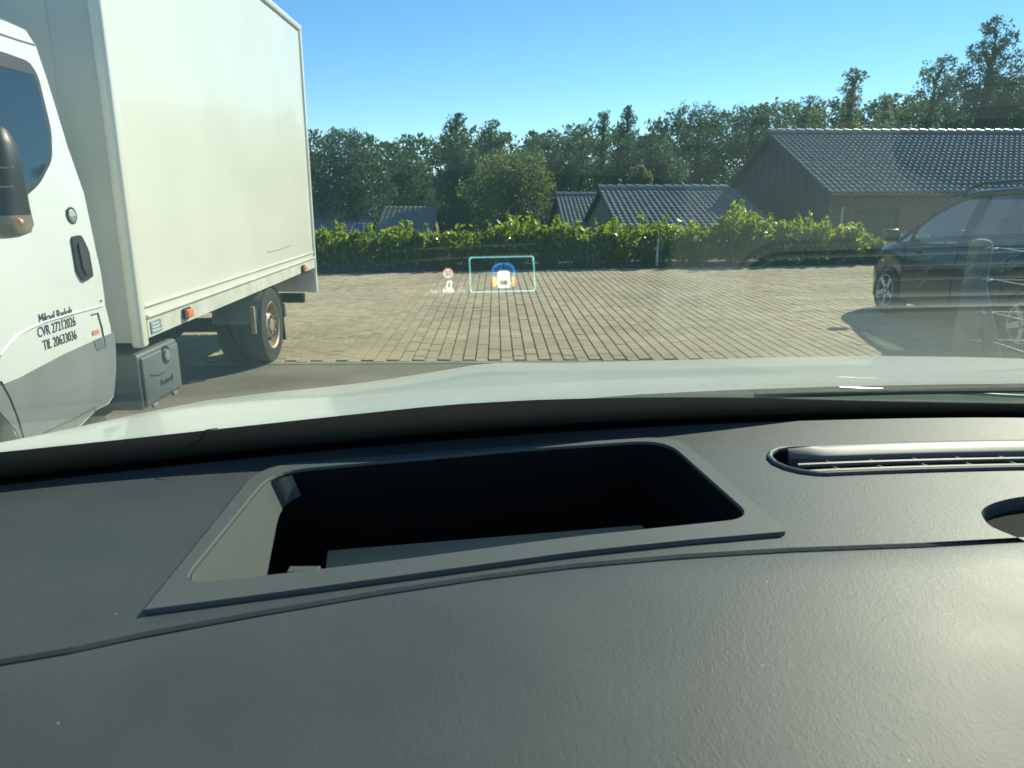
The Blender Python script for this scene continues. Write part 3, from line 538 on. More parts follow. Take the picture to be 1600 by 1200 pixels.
# chassis
MB().box(-2.85, -2.75, 3.9, 8.8, .5, .69).box(-3.75, -3.65, 3.9, 8.8, .5, .69).box(-3.7, -2.8, 5.6, 5.7, .52, .68).box(-3.7, -2.8, 7.3, 7.45, .45, .68).box(-3.7, -2.8, 8.5, 8.6, .5, .68).build('chassis_frame', M['chassis'], lorry)
MB().tube([(-4.1, 7.12, .36), (-2.4, 7.12, .36)], .07, 12).lathe((-3.25, 7.12, .36), (1, 0, 0), [(-.2, 0), (-.2, .08), (-.08, .17), (.08, .17), (.2, .08), (.2, 0)], 18).build('rear_axle', M['chassis'], lorry, True)
MB().rbox(-3.6, -2.7, 4.35, 4.9, .3, .62, .03).build('fuel_tank', M['chassis'], lorry, True)
def wheel(parent, c, ax, r, w, rimr, matr, spokes=0, holes=8, name='wheel'):
    c = Vector(c); ax = Vector(ax)
    ty = MB().lathe(c, ax, [(-w, rimr*.9), (-w, r*.88), (-w*.85, r*.965), (-w*.6, r), (-w*.12, r), (-.03*w, r*.965), (0, r*.87), (0, rimr*1.06), (-w*.1, rimr), (-w*.5, rimr*.98)], 40)
    wh = ty.build(name, M['rubber'], parent, True)
    rm = MB().lathe(c, ax, [(-w*.06, rimr*1.03), (.0, rimr*1.0), (-.012, rimr*.93), (-w*.42, rimr*.86), (-w*.45, rimr*.72), (-w*.2, rimr*.55), (-w*.12, rimr*.4), (-w*.16, rimr*.3), (-w*.06, rimr*.28), (-w*.02, rimr*.2), (-w*.02, 0)], 40)
    rm.build('rim', matr if not spokes else M['black'], wh, True)
    u = ax.cross(Vector((0, 0, 1))).normalized(); v = ax.cross(u)
    h = MB()
    if spokes:
        for k in range(spokes):
            t = 2*math.pi*k/spokes+.3; d = u*math.cos(t)+v*math.sin(t); s = ax.cross(d)
            A = [c+d*rimr*.12+s*rimr*.16, c+d*rimr*.12-s*rimr*.16, c+d*rimr*.98-s*rimr*.13, c+d*rimr*.98+s*rimr*.13]; h.slab([p+ax*(-.035 if i < 2 else -.01) for i, p in enumerate(A)], ax, .022)
        h.lathe(c-ax*.03, ax, [(0, 0), (0, rimr*.3), (.02, rimr*.27), (.028, rimr*.1), (.028, 0)], 20); h.build('spoke_star', matr, wh, True)
        h2 = MB().lathe(c, ax, [(-.02, rimr*1.0), (.004, rimr*1.0), (.004, rimr*.93), (-.03, rimr*.9)], 40); h2.build('rim_ring', matr, wh, True)
    else:
        for k in range(holes):
            t = 2*math.pi*k/holes; p = c+(u*math.cos(t)+v*math.sin(t))*rimr*.57-ax*(w*.2); h.lathe(p, ax, [(-.02, rimr*.1), (.006, rimr*.1), (.006, 0)], 10)
        h.build('hand_hole', M['chassis'], wh, True)
        n_ = MB()
        for k in range(6):
            t = 2*math.pi*k/6+.2; p = c+(u*math.cos(t)+v*math.sin(t))*rimr*.36-ax*(w*.12); n_.lathe(p, ax, [(-.01, .016), (.022, .014), (.022, 0)], 6)
        n_.build('wheel_nut', M['rim'], wh)
    return wh
wheel(lorry, (-2.17, 7.12, .36), (1, 0, 0), .36, .2, .225, M['rim']); wheel(lorry, (-2.4, 7.12, .36), (1, 0, 0), .36, .2, .225, M['chassis'])
wheel(lorry, (-4.33, 7.12, .36), (-1, 0, 0), .36, .2, .225, M['rim'])
wheel(lorry, (-2.24, 2.83, .36), (1, 0, 0), .36, .2, .225, M['rim']); wheel(lorry, (-4.25, 2.83, .36), (-1, 0, 0), .36, .2, .225, M['rim'])
ar = MB(); arc = [math.pi*(.06+.88*j/14) for j in range(15)]                       # rear mudguard
ar.grid([[(x, 7.12+.43*math.cos(t), .36+.40*math.sin(t)) for t in arc] for x in (-2.6, -2.19)]).grid([[(x, 7.12+.41*math.cos(t), .36+.385*math.sin(t)) for t in arc] for x in (-2.6, -2.19)]).build('mudguard', M['clad'], lorry, True)
MB().slab([(-2.6, 7.6, .12), (-2.2, 7.6, .12), (-2.2, 7.56, .6), (-2.6, 7.56, .6)], (0, 1, 0), .014).build('mud_flap', M['black'], lorry)
MB().rbox(-2.24, -2.2, 6.68, 6.71, .35, .6, .004).rbox(-2.24, -2.18, 7.6, 7.66, .36, .5, .006).build('guard_bracket', M['rim'], lorry, True)
MB().rbox(-4.15, -2.25, 8.62, 8.7, .36, .47, .012).build('underrun_bar', M['black'], lorry, True)
MB().box(-2.8, -2.72, 8.55, 8.62, .4, .55).box(-3.78, -3.7, 8.55, 8.62, .4, .55).build('bar_bracket', M['chassis'], lorry)
# toolbox
tb = MB().rbox(-2.55, -2.215, 4.47, 5.05, .27, .625, .02, 3).build('toolbox', M['toolbox'], lorry, True)
MB().rbox(-2.216, -2.198, 4.5, 5.03, .29, .60, .012, 3).build('lid', M['toolbox'], tb, True)
MB().lathe((-2.2, 4.83, .555), (1, 0, 0), [(0, .062), (.006, .06), (.006, .048), (-.004, .044)], 24).build('latch_ring', M['black'], tb, True)
MB().lathe((-2.2, 4.83, .555), (1, 0, 0), [(0, .04), (.016, .036), (.018, 0)], 20).build('latch', M['clad'], tb, True)
MB().tube([(-2.196, 4.58, .475), (-2.195, 4.68, .452), (-2.195, 4.8, .448), (-2.196, 4.93, .47)], .004, 6).build('pressed_line', M['black'], tb)
MT = Matrix(((0, 0, 1, -2.196), (1, 0, 0, 4.80), (0, 1, 0, .388), (0, 0, 0, 1)))
text_mesh('Rotwell', .06, M['letter'], 'toolbox_lettering', MT, tb, 'CENTER')
for y in (4.6, 4.9): MB().rbox(-2.21, -2.19, y-.03, y+.03, .262, .285, .004).build('hinge', M['clad'], tb)
# cab
XC = -2.19
def cx(z): return XC-.11*max(0, z-1.15)**1.1-.05*max(0, .6-z)
def cabpt(px, py, off=0):
    X = XC
    for k in range(8): p = at(px, py, 0, X); X = cx(p.z)+off
    return p
def C(y, z, off=0): return Vector((cx(z)+off, y, z))
rear = [cabpt(*q) for q in ((150, 641), (170, 631), (178, 618), (181, 580), (178, 540), (172, 508), (165, 480), (150, 392), (131, 302), (106, 230), (76, 132), (56, 72), (40, 47), (10, 34), (-20, 25))]
ZC = list(np.arange(.4, 2.5, .07)); sil = [(p.y, p.z) for p in rear]
top = sil[-1]
sil += [(3.2, top[1]+.06), (2.85, top[1]-.02), (2.6, 2.15), (2.25, 1.75), (1.95, 1.42), (1.75, 1.28), (1.55, 1.05), (1.5, .6), (1.55, .35), (1.9, .3), (2.38, .3)]
sil += [(2.83-.44*math.cos(t), .36+.44*math.sin(t)) for t in [math.pi*(.02+.96*j/14) for j in range(15)]]
sil += [(3.3, .33), (3.6, .36)]
bm = fill([sil], 0, ZC); side = [[(C(y, z)) for y, z, _ in (bm.v[i] for i in f)] for f in bm.f]
cab = MB()
for f in side: cab.poly(f); cab.poly([(2*-3.25-p.x, p.y, p.z) for p in f])
cy = 2.9; cz = 1.2
L0 = [C(y, z) for y, z in sil]
def out(y, z, k): d = Vector((0, y-cy, z-cz)); d.normalize(); return C(y, z)+d*k
arch = lambda y, z: abs(y-2.83) < .46 and z < .85
L1 = [Vector((C(y, z).x-.045, *(out(y, z, .03 if not arch(y, z) else 0)[1:]))) for y, z in sil]
L2 = [Vector((C(y, z).x-.14, *(out(y, z, .05 if not arch(y, z) else 0)[1:]))) for y, z in sil]
mir = lambda Lx: [Vector((-6.5-p.x, p.y, p.z)) for p in Lx]
cab.grid([L0, L1, L2, mir(L2), mir(L1), mir(L0)], True)
cabo = cab.build('cab', M['white'], lorry, True)
def patch(name, pts, mt_, parent, off=.004, th=.006, smooth=False):   # thin panel lying on the curved cab side; pts are (y, z)
    f = fill([pts], 0, ZC); m = MB()
    for q in f.f: m.poly([C(f.v[i][0], f.v[i][1], off) for i in q])
    n = len(pts); m.grid([[C(y, z, off) for y, z in pts], [C(y, z, off-th) for y, z in pts]], True)
    return m.build(name, mt_, parent, smooth)
yz = lambda *q: [(cabpt(*p).y, cabpt(*p).z) for p in q]
lowz = yz((0, 602), (30, 590), (60, 574), (100, 553), (140, 535), (177, 519))
edge = yz((180, 545), (180.5, 580), (177, 617), (168, 630), (150, 639))
patch('lower_cladding', lowz+edge+[(3.6, .375), (3.33, .36), (3.285, .42), (3.24, .54), (3.15, .66), (3.02, .76), (2.95, .83)], M['clad'], lorry)
wp = rounded([(3.0, 1.52), yz((0, 326))[0], yz((26, 318))[0], yz((60, 288))[0], yz((80, 250))[0], yz((79, 205))[0], yz((58, 118))[0], yz((44, 96))[0], yz((0, 80))[0], (3.3, 2.2), (2.85, 1.85), (2.72, 1.62)], .05, 5)
patch('window_seal', wp, M['black'], lorry, .006)
ctr = Vector((sum(p[0] for p in wp)/len(wp), sum(p[1] for p in wp)/len(wp)))
wpi = [tuple(ctr+(Vector(p)-ctr)*.93) for p in wp]; wd = patch('door_window', wpi, M['cabglass'], lorry, .010, .003)
ab = yz((-60, 78), (0, 104), (30, 112), (50, 118)); at_ = yz((44, 99), (20, 92), (0, 86), (-60, 62))
patch('window_top_band', ab+at_, M['black'], lorry, .0125, .001)
def line(name, pts, r, mt_, off=.0035, parent=None):
    return MB().tube([C(y, z, off) for y, z in pts], r, 6).build(name, mt_, parent or lorry, True)
line('door_seam', yz((0, 596), (14, 622), (26, 652), (34, 680), (36, 690)), .005, M['black'])
line('door_seam', yz((50, 686), (80, 670), (115, 654), (147, 636), (147, 642)), .004, M['black'])
line('door_seam', yz((142, 492), (152, 489), (158, 510), (164, 542), (150, 548)), .0035, M['black'])
line('swage_line', yz((0, 556), (12, 540), (28, 524), (45, 514), (70, 503), (110, 491), (160, 478)), .009, M['white'], -.003)
line('roof_gutter', yz((-40, 38), (0, 53), (30, 63), (54, 70)), .006, M['clad'], .0)
hp = rounded(yz((109, 370), (124, 367), (136, 392), (143, 432), (128, 440), (118, 425)), .02, 4); hd = patch('door_handle', hp, M['black'], lorry, .012, .012)
hc = Vector((sum(p[0] for p in hp)/len(hp), sum(p[1] for p in hp)/len(hp))); patch('grip', [tuple(hc+Vector(((p[0]-hc.x)*.45, (p[1]-hc.y)*.72))) for p in hp], M['chassis'], hd, .022, .012)
e = cabpt(112, 337, .004); MB().lathe(e, (1, 0, 0), [(0, .045), (.004, .043), (.004, .036), (.002, .034), (.002, 0)], 24).build('filler_badge', M['frame'], lorry, True)
MB().lathe(e+Vector((.003, 0, 0)), (1, 0, 0), [(0, .033), (.003, .03), (.003, 0)], 20).build('badge_disc', M['alu'], lorry, True)
MB().slab([e+Vector((.0065, .028*math.cos(t), .028*math.sin(t)-.002)) for t in [math.pi+math.pi*j/10 for j in range(11)]], (1, 0, 0), .001).build('badge_mark', M['clad'], lorry)
e = cabpt(158, 470, .003); MB().lathe(e, (1, 0, 0), [(0, .007), (.004, .006), (.004, 0)], 10).build('door_stop', M['clad'], lorry)
for txt, a_, b_ in (('Mikael Rydoft', (60, 500), (112, 487)), ('CVR 27212026', (58, 521), (117, 502)), ('Tlf. 20633036', (67, 541), (119, 523))):
    p, q = cabpt(*a_), cabpt(*b_); d = (q-p); d.x = 0; Ln = d.length; d.normalize()
    Mx = Matrix(((0, 0, 1, cx(p.z)+.002), (d.y, -d.z, 0, p.y), (d.z, d.y, 0, p.z), (0, 0, 0, 1)))
    t = text_mesh(txt, .07, M['letter'], 'door_lettering', Mx, lorry); co = [v.co for v in t.data.vertices]; w_ = max(c.y for c in co)-min(c.y for c in co); k = Ln*abs(d.y)/w_
    for v in t.data.vertices: r_ = (v.co.y-p.y); v.co.y = p.y+r_*k; v.co.z = v.co.z-(d.z/d.y)*r_*(1-k)
p = cabpt(150, 519, .002); MB().box(p.x, p.x+.002, p.y-.035, p.y+.03, p.z-.012, p.z+.012).build('sticker', M['red'], lorry)
patch('fuel_flap', yz((145, 532), (157, 527), (161, 541), (149, 546)), mat('blue grey flap', (.14, .18, .2), .5), lorry, .007, .002)
# deflector above the cab roof and step below
MB().slab([(-2.55, 3.0, 2.5), (-2.55, 3.75, 2.5), (-2.55, 3.78, 2.62), (-2.55, 3.25, 2.66)], (-1, 0, 0), .9).build('roof_deflector', M['white'], lorry)
MB().rbox(-4.1, -2.35, 3.95, 4.2, .38, 1.9, .05, 3).build('cab_back', M['clad'], lorry, True)
MB().rbox(-2.42, -2.24, 3.5, 4.1, .27, .36, .02).build('step', M['black'], lorry, True)
MB().slab([(-2.6, 1.93, 1.5), (-3.9, 1.93, 1.5), (-3.8, 2.6, 2.22), (-2.7, 2.6, 2.22)], Vector((0, -.7, .7)), .012).build('windscreen', M['cabglass'], lorry)
for x in (-2.5, -4.0): MB().rbox(x-.16, x+.16, 1.44, 1.56, .72, 1.0, .04, 3).build('headlamp', M['lens'], lorry, True)
# wing mirror
mi = MB(); mp_ = [(200, .05), (225, .07), (280, .085), (330, .09), (352, .09), (368, .07), (373, .02)]
rows = []
for py, hw in ((196, .02), (202, .05), (225, .072), (262, .083), (290, .09), (318, .094), (336, .1), (352, .105), (364, .09), (371, .05), (373, .01)):
    z = at(30, py, 0, -1.99).z; xr = {196: 2, 202: 8, 225: 20, 262: 28, 290: 32, 318: 36, 336: 39, 352: 42, 364: 40, 371: 26, 373: 10}[py]
    P_ = at(xr, py, 1, 2.99); rows.append([(P_.x-.13+.13*math.copysign(abs(math.cos(t))**.6, math.cos(t)), 2.99+hw*math.copysign(abs(math.sin(t))**.7, math.sin(t)), P_.z) for t in [2*math.pi*j/20 for j in range(20)]])
mo = mi.grid(rows, True).build('wing_mirror', M['black'], lorry, True)
MB().tube([(-2.35, 3.03, 1.5), (-2.15, 3.0, 1.5)], .035, 10).tube([(-2.35, 3.03, 1.8), (-2.15, 3.0, 1.75)], .03, 10).build('mirror_arm', M['black'], mo, True)
for py in (262, 292): 
    P_ = at(0, py, 1, 2.9); MB().tube([at(-40, py-2, 1, 2.905), at(4, py, 1, 2.905), at(20, py-1, 1, 2.915)], .004, 6).build('mirror_rib', M['clad'], mo, True)
lr = [[Vector(rows[i][j])+Vector((.006, -.006, 0)) for j in list(range(12, 20))+[0, 1]] for i in (6, 7, 8)]
MB().grid(lr).build('indicator_lens', M['mirrorlens'], mo, True)
P_ = at(30, 347, 1, 2.865); MB().lathe(P_, (0.2, -1, 0), [(0, 0), (0, .016), (.012, .012), (.014, 0)], 12).build('indicator_bulb', mat('dull amber', (.7, .3, .12), .4), mo, True)

# ------------------------------------------------------------------ dark blue people carrier on the right, nose away from us
XL, YA = 5.30, 9.95
car = thing('parked_car', 'dark blue people carrier with roof rails parked on the right', 'car', None, (XL+.9, YA, 0), R(90)); LOCAL.add(car.name)
# own coordinates: +x nose, +y left side, z up; front axle at x = 0, rear axle at x = -2.70
WB = 2.70; WR = .325
def hw(a):                                            # half width by distance along the car
    k = [(-3.75, .55), (-3.68, .70), (-3.5, .80), (-3.1, .875), (-2.7, .893), (-1, .9), (0, .893), (.35, .86), (.62, .76), (.8, .60), (.9, .38), (.93, .2)]
    return float(np.interp(a, [q[0] for q in k], [q[1] for q in k]))
def belt(a): return float(np.interp(a, [-3.75, -3.3, -1, -.3, .1, .5, .8, .93], [1.06, 1.08, 1.0, .985, .95, .86, .76, .62]))
def zbot(a):
    z = .24
    for a0 in (0, -WB):
        d = abs(a-a0)
        if d < .365: z = max(z, .3+math.sqrt(.365**2-d*d))
    return z
st = sorted(set([round(x, 3) for x in np.linspace(-3.75, .93, 79)]+[.365, -.365, -WB+.365, -WB-.365]))
body = MB(); rows = []
for a in st:
    w, zt, zb = hw(a), belt(a), zbot(a); row = []
    for sgn in (1, -1):
        s = [(w-.10, zb), (w-.015, zb+.012)] + [(w*(1-.02*abs(q-.5)*2) + .012*math.sin(math.pi*q), zb+.012+(zt-zb-.012)*q) for q in (.2, .4, .6, .8)]
        s += [(w-.03, zt-.02), (w-.06, zt)]
        row.append([(a, sgn*y, z) for y, z in s])
    rows.append(row)
body.grid([r[0] for r in rows]).grid([r[1] for r in rows])
cow = [a for a in st if a >= -.02]                    # bonnet
body.grid([[(a, (hw(a)-.06)*u, belt(a)+.085*(1-u*u)*(1 if a < .5 else max(.2, (1-(a-.5)/.45)))) for u in np.linspace(1, -1, 13)] for a in cow])
a0, a1 = st[0], st[-1]
for rr in (rows[0], rows[-1]):
    body.grid([rr[0], rr[1]])
body.build('body', M['navy'], car, True)
tr_ = [a for a in st if a < -3.2]; MB().grid([[(a, (hw(a)-.06)*u, belt(a)+.01) for u in (1, 0, -1)] for a in tr_]).build('rear_deck', M['seat'], car)
MB().box(-3.6, .5, -.8, .8, .2, .3).build('floor_pan', M['chassis'], car)
for y in (.72, -.72):
    MB().slab([(-3.2, y, .3), (-.1, y, .3), (-.1, y, .93), (-3.2, y, .98)], (0, -1 if y > 0 else 1, 0), .03).build('door_trim', M['seat'], car)
# greenhouse
cant = [(-.02, .80, .975), (-.30, .755, 1.17), (-.62, .69, 1.38), (-.95, .635, 1.525), (-1.3, .605, 1.60), (-1.9, .60, 1.625), (-2.6, .60, 1.62), (-3.1, .60, 1.58), (-3.38, .61, 1.52), (-3.62, .68, 1.1)]
for sgn in (1, -1): MB().tube([(a, y*sgn, z) for a, y, z in cant], [.035, .035, .036, .038, .04, .04, .04, .04, .045, .05], 8).build('roof_pillar', M['navy'], car, True)
MB().grid([[(a, y*u, z+.012+.05*(1-u*u)) for u in np.linspace(1, -1, 11)] for a, y, z in cant[3:9]]).grid([[(a, y*u, z-.02+.04*(1-u*u)) for u in np.linspace(1, -1, 11)] for a, y, z in cant[3:9]]).build('roof', M['navy'], car, True)
MB().grid([[(a, (y-.02)*u, z+(.05+.03*(1-k/3))*(1-u*u)) for u in np.linspace(1, -1, 11)] for k, (a, y, z) in enumerate(cant[:4])]).build('windscreen', M['pane'], car, True)
MB().grid([[(a, y*u, z+.02*(1-u*u)) for u in np.linspace(1, -1, 7)] for a, y, z in cant[8:]]).build('rear_window', M['pane'], car, True)
for sgn in (1, -1):
    def cy_(a): return float(np.interp(-a, [-q[0] for q in cant], [q[1] for q in cant])), float(np.interp(-a, [-q[0] for q in cant], [q[2] for q in cant]))
    for nm, (s0, s1) in (('front_side_window', (-.12, -1.42)), ('rear_side_window', (-1.52, -2.5)), ('quarter_window', (-2.58, -3.4))):
        aa = np.linspace(s0, s1, 9); r0 = [(a, sgn*(hw(a)-.055), belt(a)-.01) for a in aa]; r1 = [(a, sgn*cy_(a)[0], cy_(a)[1]-.02) for a in aa]
        MB().grid([r0, r1]).build(nm, M['pane'], car, True)
    for s0, s1, t0, t1 in ((-1.36, -1.54, -1.32, -1.48), (-2.46, -2.62, -2.46, -2.6)):
        MB().slab([(s0, sgn*(hw(s0)-.05), belt(s0)-.02), (s1, sgn*(hw(s1)-.05), belt(s1)-.02), (t1, sgn*cy_(t1)[0], cy_(t1)[1]-.01), (t0, sgn*cy_(t0)[0], cy_(t0)[1]-.01)], (0, -sgn, 0), .05).build('door_pillar', M['navy'], car)
    MB().tube([(-.38, sgn*(hw(-.38)-.05), belt(-.38)), (-.36, sgn*cy_(-.36)[0], cy_(-.36)[1])], .018, 6).build('quarter_light_bar', M['navy'], car, True)
    MB().tube([(a, sgn*(hw(a)-.052), belt(a)+.004) for a in np.linspace(-.1, -3.4, 14)], .012, 6).build('waist_strip', M['black'], car, True)
    MB().tube([(-1.0, sgn*.63, 1.57), (-1.12, sgn*.625, 1.66), (-1.35, sgn*.615, 1.715), (-2.0, sgn*.61, 1.735), (-2.7, sgn*.61, 1.725), (-3.0, sgn*.61, 1.69), (-3.15, sgn*.61, 1.60)], .018, 8).build('roof_rail', M['black'], car, True)
    MB().rbox(-.22, -.08, sgn*.99-.1, sgn*.99+.1, .99, 1.15, .04, 3).build('door_mirror', M['navy'], car, True)
    MB().grid([[(a, sgn*(hw(a)+.004)*f_, belt(a)*zf) for a in (.42, .55, .68, .8)] for f_, zf in ((.985, .80), (1.0, .88), (.97, .97))]).build('headlight', M['lens'], car, True)
    for a in (-.62, -1.62): MB().rbox(a-.09, a+.09, sgn*(hw(a)+.006)-.015, sgn*(hw(a)+.006)+.015, .86, .895, .012, 3).build('door_handle', M['navy'], car, True)
    for a in (-.38, -1.47, -2.32): MB().tube([(a+.02, sgn*(hw(a)+.004), .32), (a, sgn*(hw(a)+.0125), .65), (a, sgn*(hw(a)-.008), .96)], .004, 5).build('door_seam', M['chassis'], car)
    MB().rbox(.12, .2, sgn*(hw(.16)+.004)-.01, sgn*(hw(.16)+.004)+.01, .7, .73, .008).build('side_repeater', M['lens'], car, True)
for sgn in (1, -1):
    for a in (0, -WB): wheel(car, (a, sgn*.895, WR), (0, sgn, 0), WR, .2, .215, M['alloy'], spokes=5)
for y in (.36, -.36):
    s_ = MB().rbox(-1.45, -.95, y-.24, y+.24, .45, .62, .06, 3).rbox(-1.62, -1.42, y-.23, y+.23, .55, 1.12, .06, 3).rbox(-1.6, -1.47, y-.12, y+.12, 1.14, 1.34, .05, 3); s_.build('seat', M['seat'], car, True)
MB().rbox(-2.7, -2.5, -.6, .6, .5, 1.12, .06, 3).build('seat', M['seat'], car, True)
MB().rbox(-.45, -.02, -.74, .74, .6, .97, .06, 3).build('dash', M['seat'], car, True)
sw = MB(); ctr = Vector((-.62, .36, .98)); ux = Vector((0, 1, 0)); uz = Vector((-.45, 0, .89))
sw.tube([ctr+(ux*math.cos(t)+uz*math.sin(t))*.185 for t in np.linspace(0, 2*math.pi, 29)], .014, 8, False).tube([ctr-ux*.18, ctr, ctr+ux*.18], .016, 6).tube([ctr, ctr-uz*.18], .016, 6).tube([ctr, ctr+Vector((.28, 0, -.14))], .03, 8)
sw.build('steering_wheel', M['black'], car, True)

# ------------------------------------------------------------------ wire fence corner on the right
FX, FY = 3.42, 5.2
fence = thing('wire_fence', 'weathered round topped fence post with four wires in front of the dark car', 'fence', None, (FX, FY, 0))
def post(x, y, h, r=.075):
    m = MB(); n = 14; rows = []
    for z, k in ((-.3, 1.3), (0, 1.26), (.3, 1.2), (.6, 1.12), (.9, 1.03), (h-.08, .98), (h-.03, .9), (h-.008, .62), (h, .2), (h, 0)):
        rows.append([(x+r*k*math.cos(t)*(1+.05*math.sin(3*t+z)), y+r*k*math.sin(t)*(1+.04*math.sin(2*t+z*3)), z) for t in [2*math.pi*j/n for j in range(n)]])
    return m.grid(rows, True)
HT = at(1520, 373, 1, FY).z
po = post(FX, FY, HT).build('post', M['post'], fence, True)
MB().tube([(FX+.015, FY-.03, HT-.35), (FX+.20, FY-.10, .3), (FX+.29, FY-.13, -.15)], [.05, .055, .055], 10).build('brace', M['post'], fence, True)
post(FX+4.2, FY, HT).build('post', M['post'], fence, True); post(FX, FY-5.5, HT).build('post', M['post'], fence, True)
for py in (388, 437, 487, 531):
    z = at(1535, py, 1, FY-.08).z
    for A, B in (((FX+.02, FY-.085, z), (FX+4.15, FY-.085, z)), ((FX+.085, FY-.02, z), (FX+.085, FY-5.5, z))):
        A, B = Vector(A), Vector(B); n = 40; MB().tube([A.lerp(B, k/n)+Vector((0, 0, -.02*math.sin(math.pi*k/n)+rng.normal(0, .0012))) for k in range(n+1)], .0032, 6).build('wire', M['wire'], fence, True)
    MB().tube([(FX-.03, FY-.09, z), (FX+.0, FY-.1, z+.008), (FX+.04, FY-.098, z-.004), (FX+.07, FY-.085, z)], .006, 6).build('wire_clip', M['wire'], fence, True)
    MB().lathe((FX+.02, FY-.1, z), (0, -1, 0), [(0, .012), (.008, .01), (.01, 0)], 8).build('insulator', M['lampwhite'], fence, True)
# ------------------------------------------------------------------ the car we sit in
ZD = 1.38; CX = .45                                   # dashboard height, centre line of the car
def yd(x): return .645-.23*(x-CX)**2                  # front edge of the dashboard (foot of the windscreen)
own = thing('white_car', 'white car seen from the driver seat, with grey dashboard, windscreen and bonnet', 'car', None, (CX, -.5, 0))
SL = R(30); GD = .045
def gl(x, t, off=0):                                  # windscreen inner surface, t metres up the slope
    n = Vector((0, -math.sin(SL), -math.cos(SL)))     # towards the cabin
    return Vector((x, yd(x)+GD-t*math.cos(SL), ZD+t*math.sin(SL)))+n*off
def gpix(px, py, off=.0):                             # where the line of sight through a picture point meets the glass
    d = ray(px, py); lo, hi = .05, 1.2
    f = lambda s: (EYE+d*s).z-(ZD+(yd((EYE+d*s).x)+GD-(EYE+d*s).y)*math.tan(SL))
    for _ in range(50):
        m_ = (lo+hi)/2
        if f(m_) < 0: lo = m_
        else: hi = m_
    return EYE+d*(lo-off)
XSs = np.linspace(-.46, 1.36, 60); TS = np.linspace(-.09, .82, 40)
ws = MB(); ws.grid([[gl(x, t) for x in XSs] for t in TS]); ws.grid([[gl(x, t, -.005) for x in XSs] for t in TS])
ws.grid([[gl(x, TS[-1]) for x in XSs], [gl(x, TS[-1], -.005) for x in XSs]]); 
wso = ws.build('windscreen', M['screen'], own, 'all')
ft = [(-300, 734), (-120, 716), (0, 704), (175, 686), (350, 667), (525, 648), (700, 630), (850, 622), (1000, 619), (1150, 619), (1300, 623), (1450, 627), (1600, 629), (1800, 630), (2200, 634)]
bb = [(-300, 760), (0, 730), (350, 693), (700, 650), (850, 628), (1000, 616), (1150, 609), (1300, 604), (1450, 601), (1600, 599), (1800, 598), (2200, 600)]   # rear edge of the bonnet
top_ = [gpix(*q) for q in ft]; tx = [p.x for p in top_]; tt = [(p.z-ZD)/math.sin(SL) for p in top_]
MB().grid([[gl(x, -.085, .0012) for x in XSs]]+[[gl(x, -.085+(float(np.interp(x, tx, tt))+.085)*k/6, .0012) for x in XSs] for k in range(1, 7)]).build('frit_band', M['frit'], wso, 'all')
c0 = gpix(325, 681, .006); MB().tube([c0+Vector((math.cos(t)*.0042, -.5*math.sin(t)*.0042*.9, .87*math.sin(t)*.0042)) for t in np.linspace(0, 2*math.pi, 25)], .0004, 6, False).build('sensor_ring', M['gloss'], wso, True)
MB().tube([gpix(q[0], q[1], .006) for q in ((255, 712), (290, 700), (312, 688), (322, 672), (340, 669))], .0004, 6).build('edge_seam', M['rubber'], wso, True)
# bonnet
bs = [(-260, 740), (-120, 716), (0, 694), (100, 672), (200, 650), (300, 630), (400, 617), (480, 609), (560, 600), (640, 588), (700, 578), (740, 571), (775, 567.5), (820, 567.5), (900, 567.5), (1000, 564.5), (1100, 562), (1200, 559.5), (1300, 557), (1400, 556.5), (1500, 558), (1600, 561), (1800, 572), (2000, 592), (2200, 622)]
ysil = lambda px: float(np.interp(px, [-260, 0, 300, 480, 775, 1100, 1600, 2200], [.95, 1.02, 1.22, 1.36, 1.62, 1.72, 1.72, 1.2]))
base = lambda px: float(np.interp(px, [q[0] for q in bb], [q[1] for q in bb]))
rows = []
BX = np.linspace(-260, 2200, 110); sy = lambda px: float(np.interp(px, [q[0] for q in bs], [q[1] for q in bs]))
for px in BX:
    Yb = .84-.14*min(1, ((px-1250)/1500)**2); Yt = ysil(px); A = at(px, base(px), 1, Yb); B = at(px, sy(px), 1, Yt); r_ = []
    for k in range(11):
        t = k/10; P_ = A.lerp(B, t); bul = .012*math.sin(math.pi*t); r_.append(P_+Vector((0, 0, bul)))
    dv = Vector((B.x*.0, 1, -.32)).normalized(); d1 = (B-A).normalized()
    for k in range(1, 9):
        t = k/8; r_.append(B+Vector((0, .30*math.sin(t*1.4), 0))+Vector((d1.x*.1*t, 0, -.06*t-.5*t**2.4)))
    rows.append(r_)
bo = MB().grid(rows).build('bonnet', M['bonnet'], own, 'all')
# crease line of the bonnet and left shut line
MB().tube([at(q[0], q[1]+1.5, 1, ysil(q[0])-.09*k)+Vector((0, 0, .0)) for k, q in enumerate([(775, 571), (745, 585), (700, 601)])], .0012, 5).build('bonnet_crease', M['bonnet'], bo, True)
p = at(905, 572, 1, 1.55); MB().rbox(p.x-.012, p.x+.012, p.y-.008, p.y+.008, p.z-.004, p.z+.006, .003).build('bonnet_emblem', M['alu'], bo, True)
# cowl between bonnet and glass
MB().grid([[(x, yd(x)+GD+.012, ZD-.03) for x in XSs], [(x, yd(x)+GD+.02, ZD-.022) for x in XSs], [(x, yd(x)+GD+.09, ZD-.026) for x in XSs], [(x, yd(x)+GD+.17, ZD-.045) for x in XSs], [(x, yd(x)+GD+.26, ZD-.10) for x in XSs]]).build('cowl_panel', M['cowl'], own, 'all')
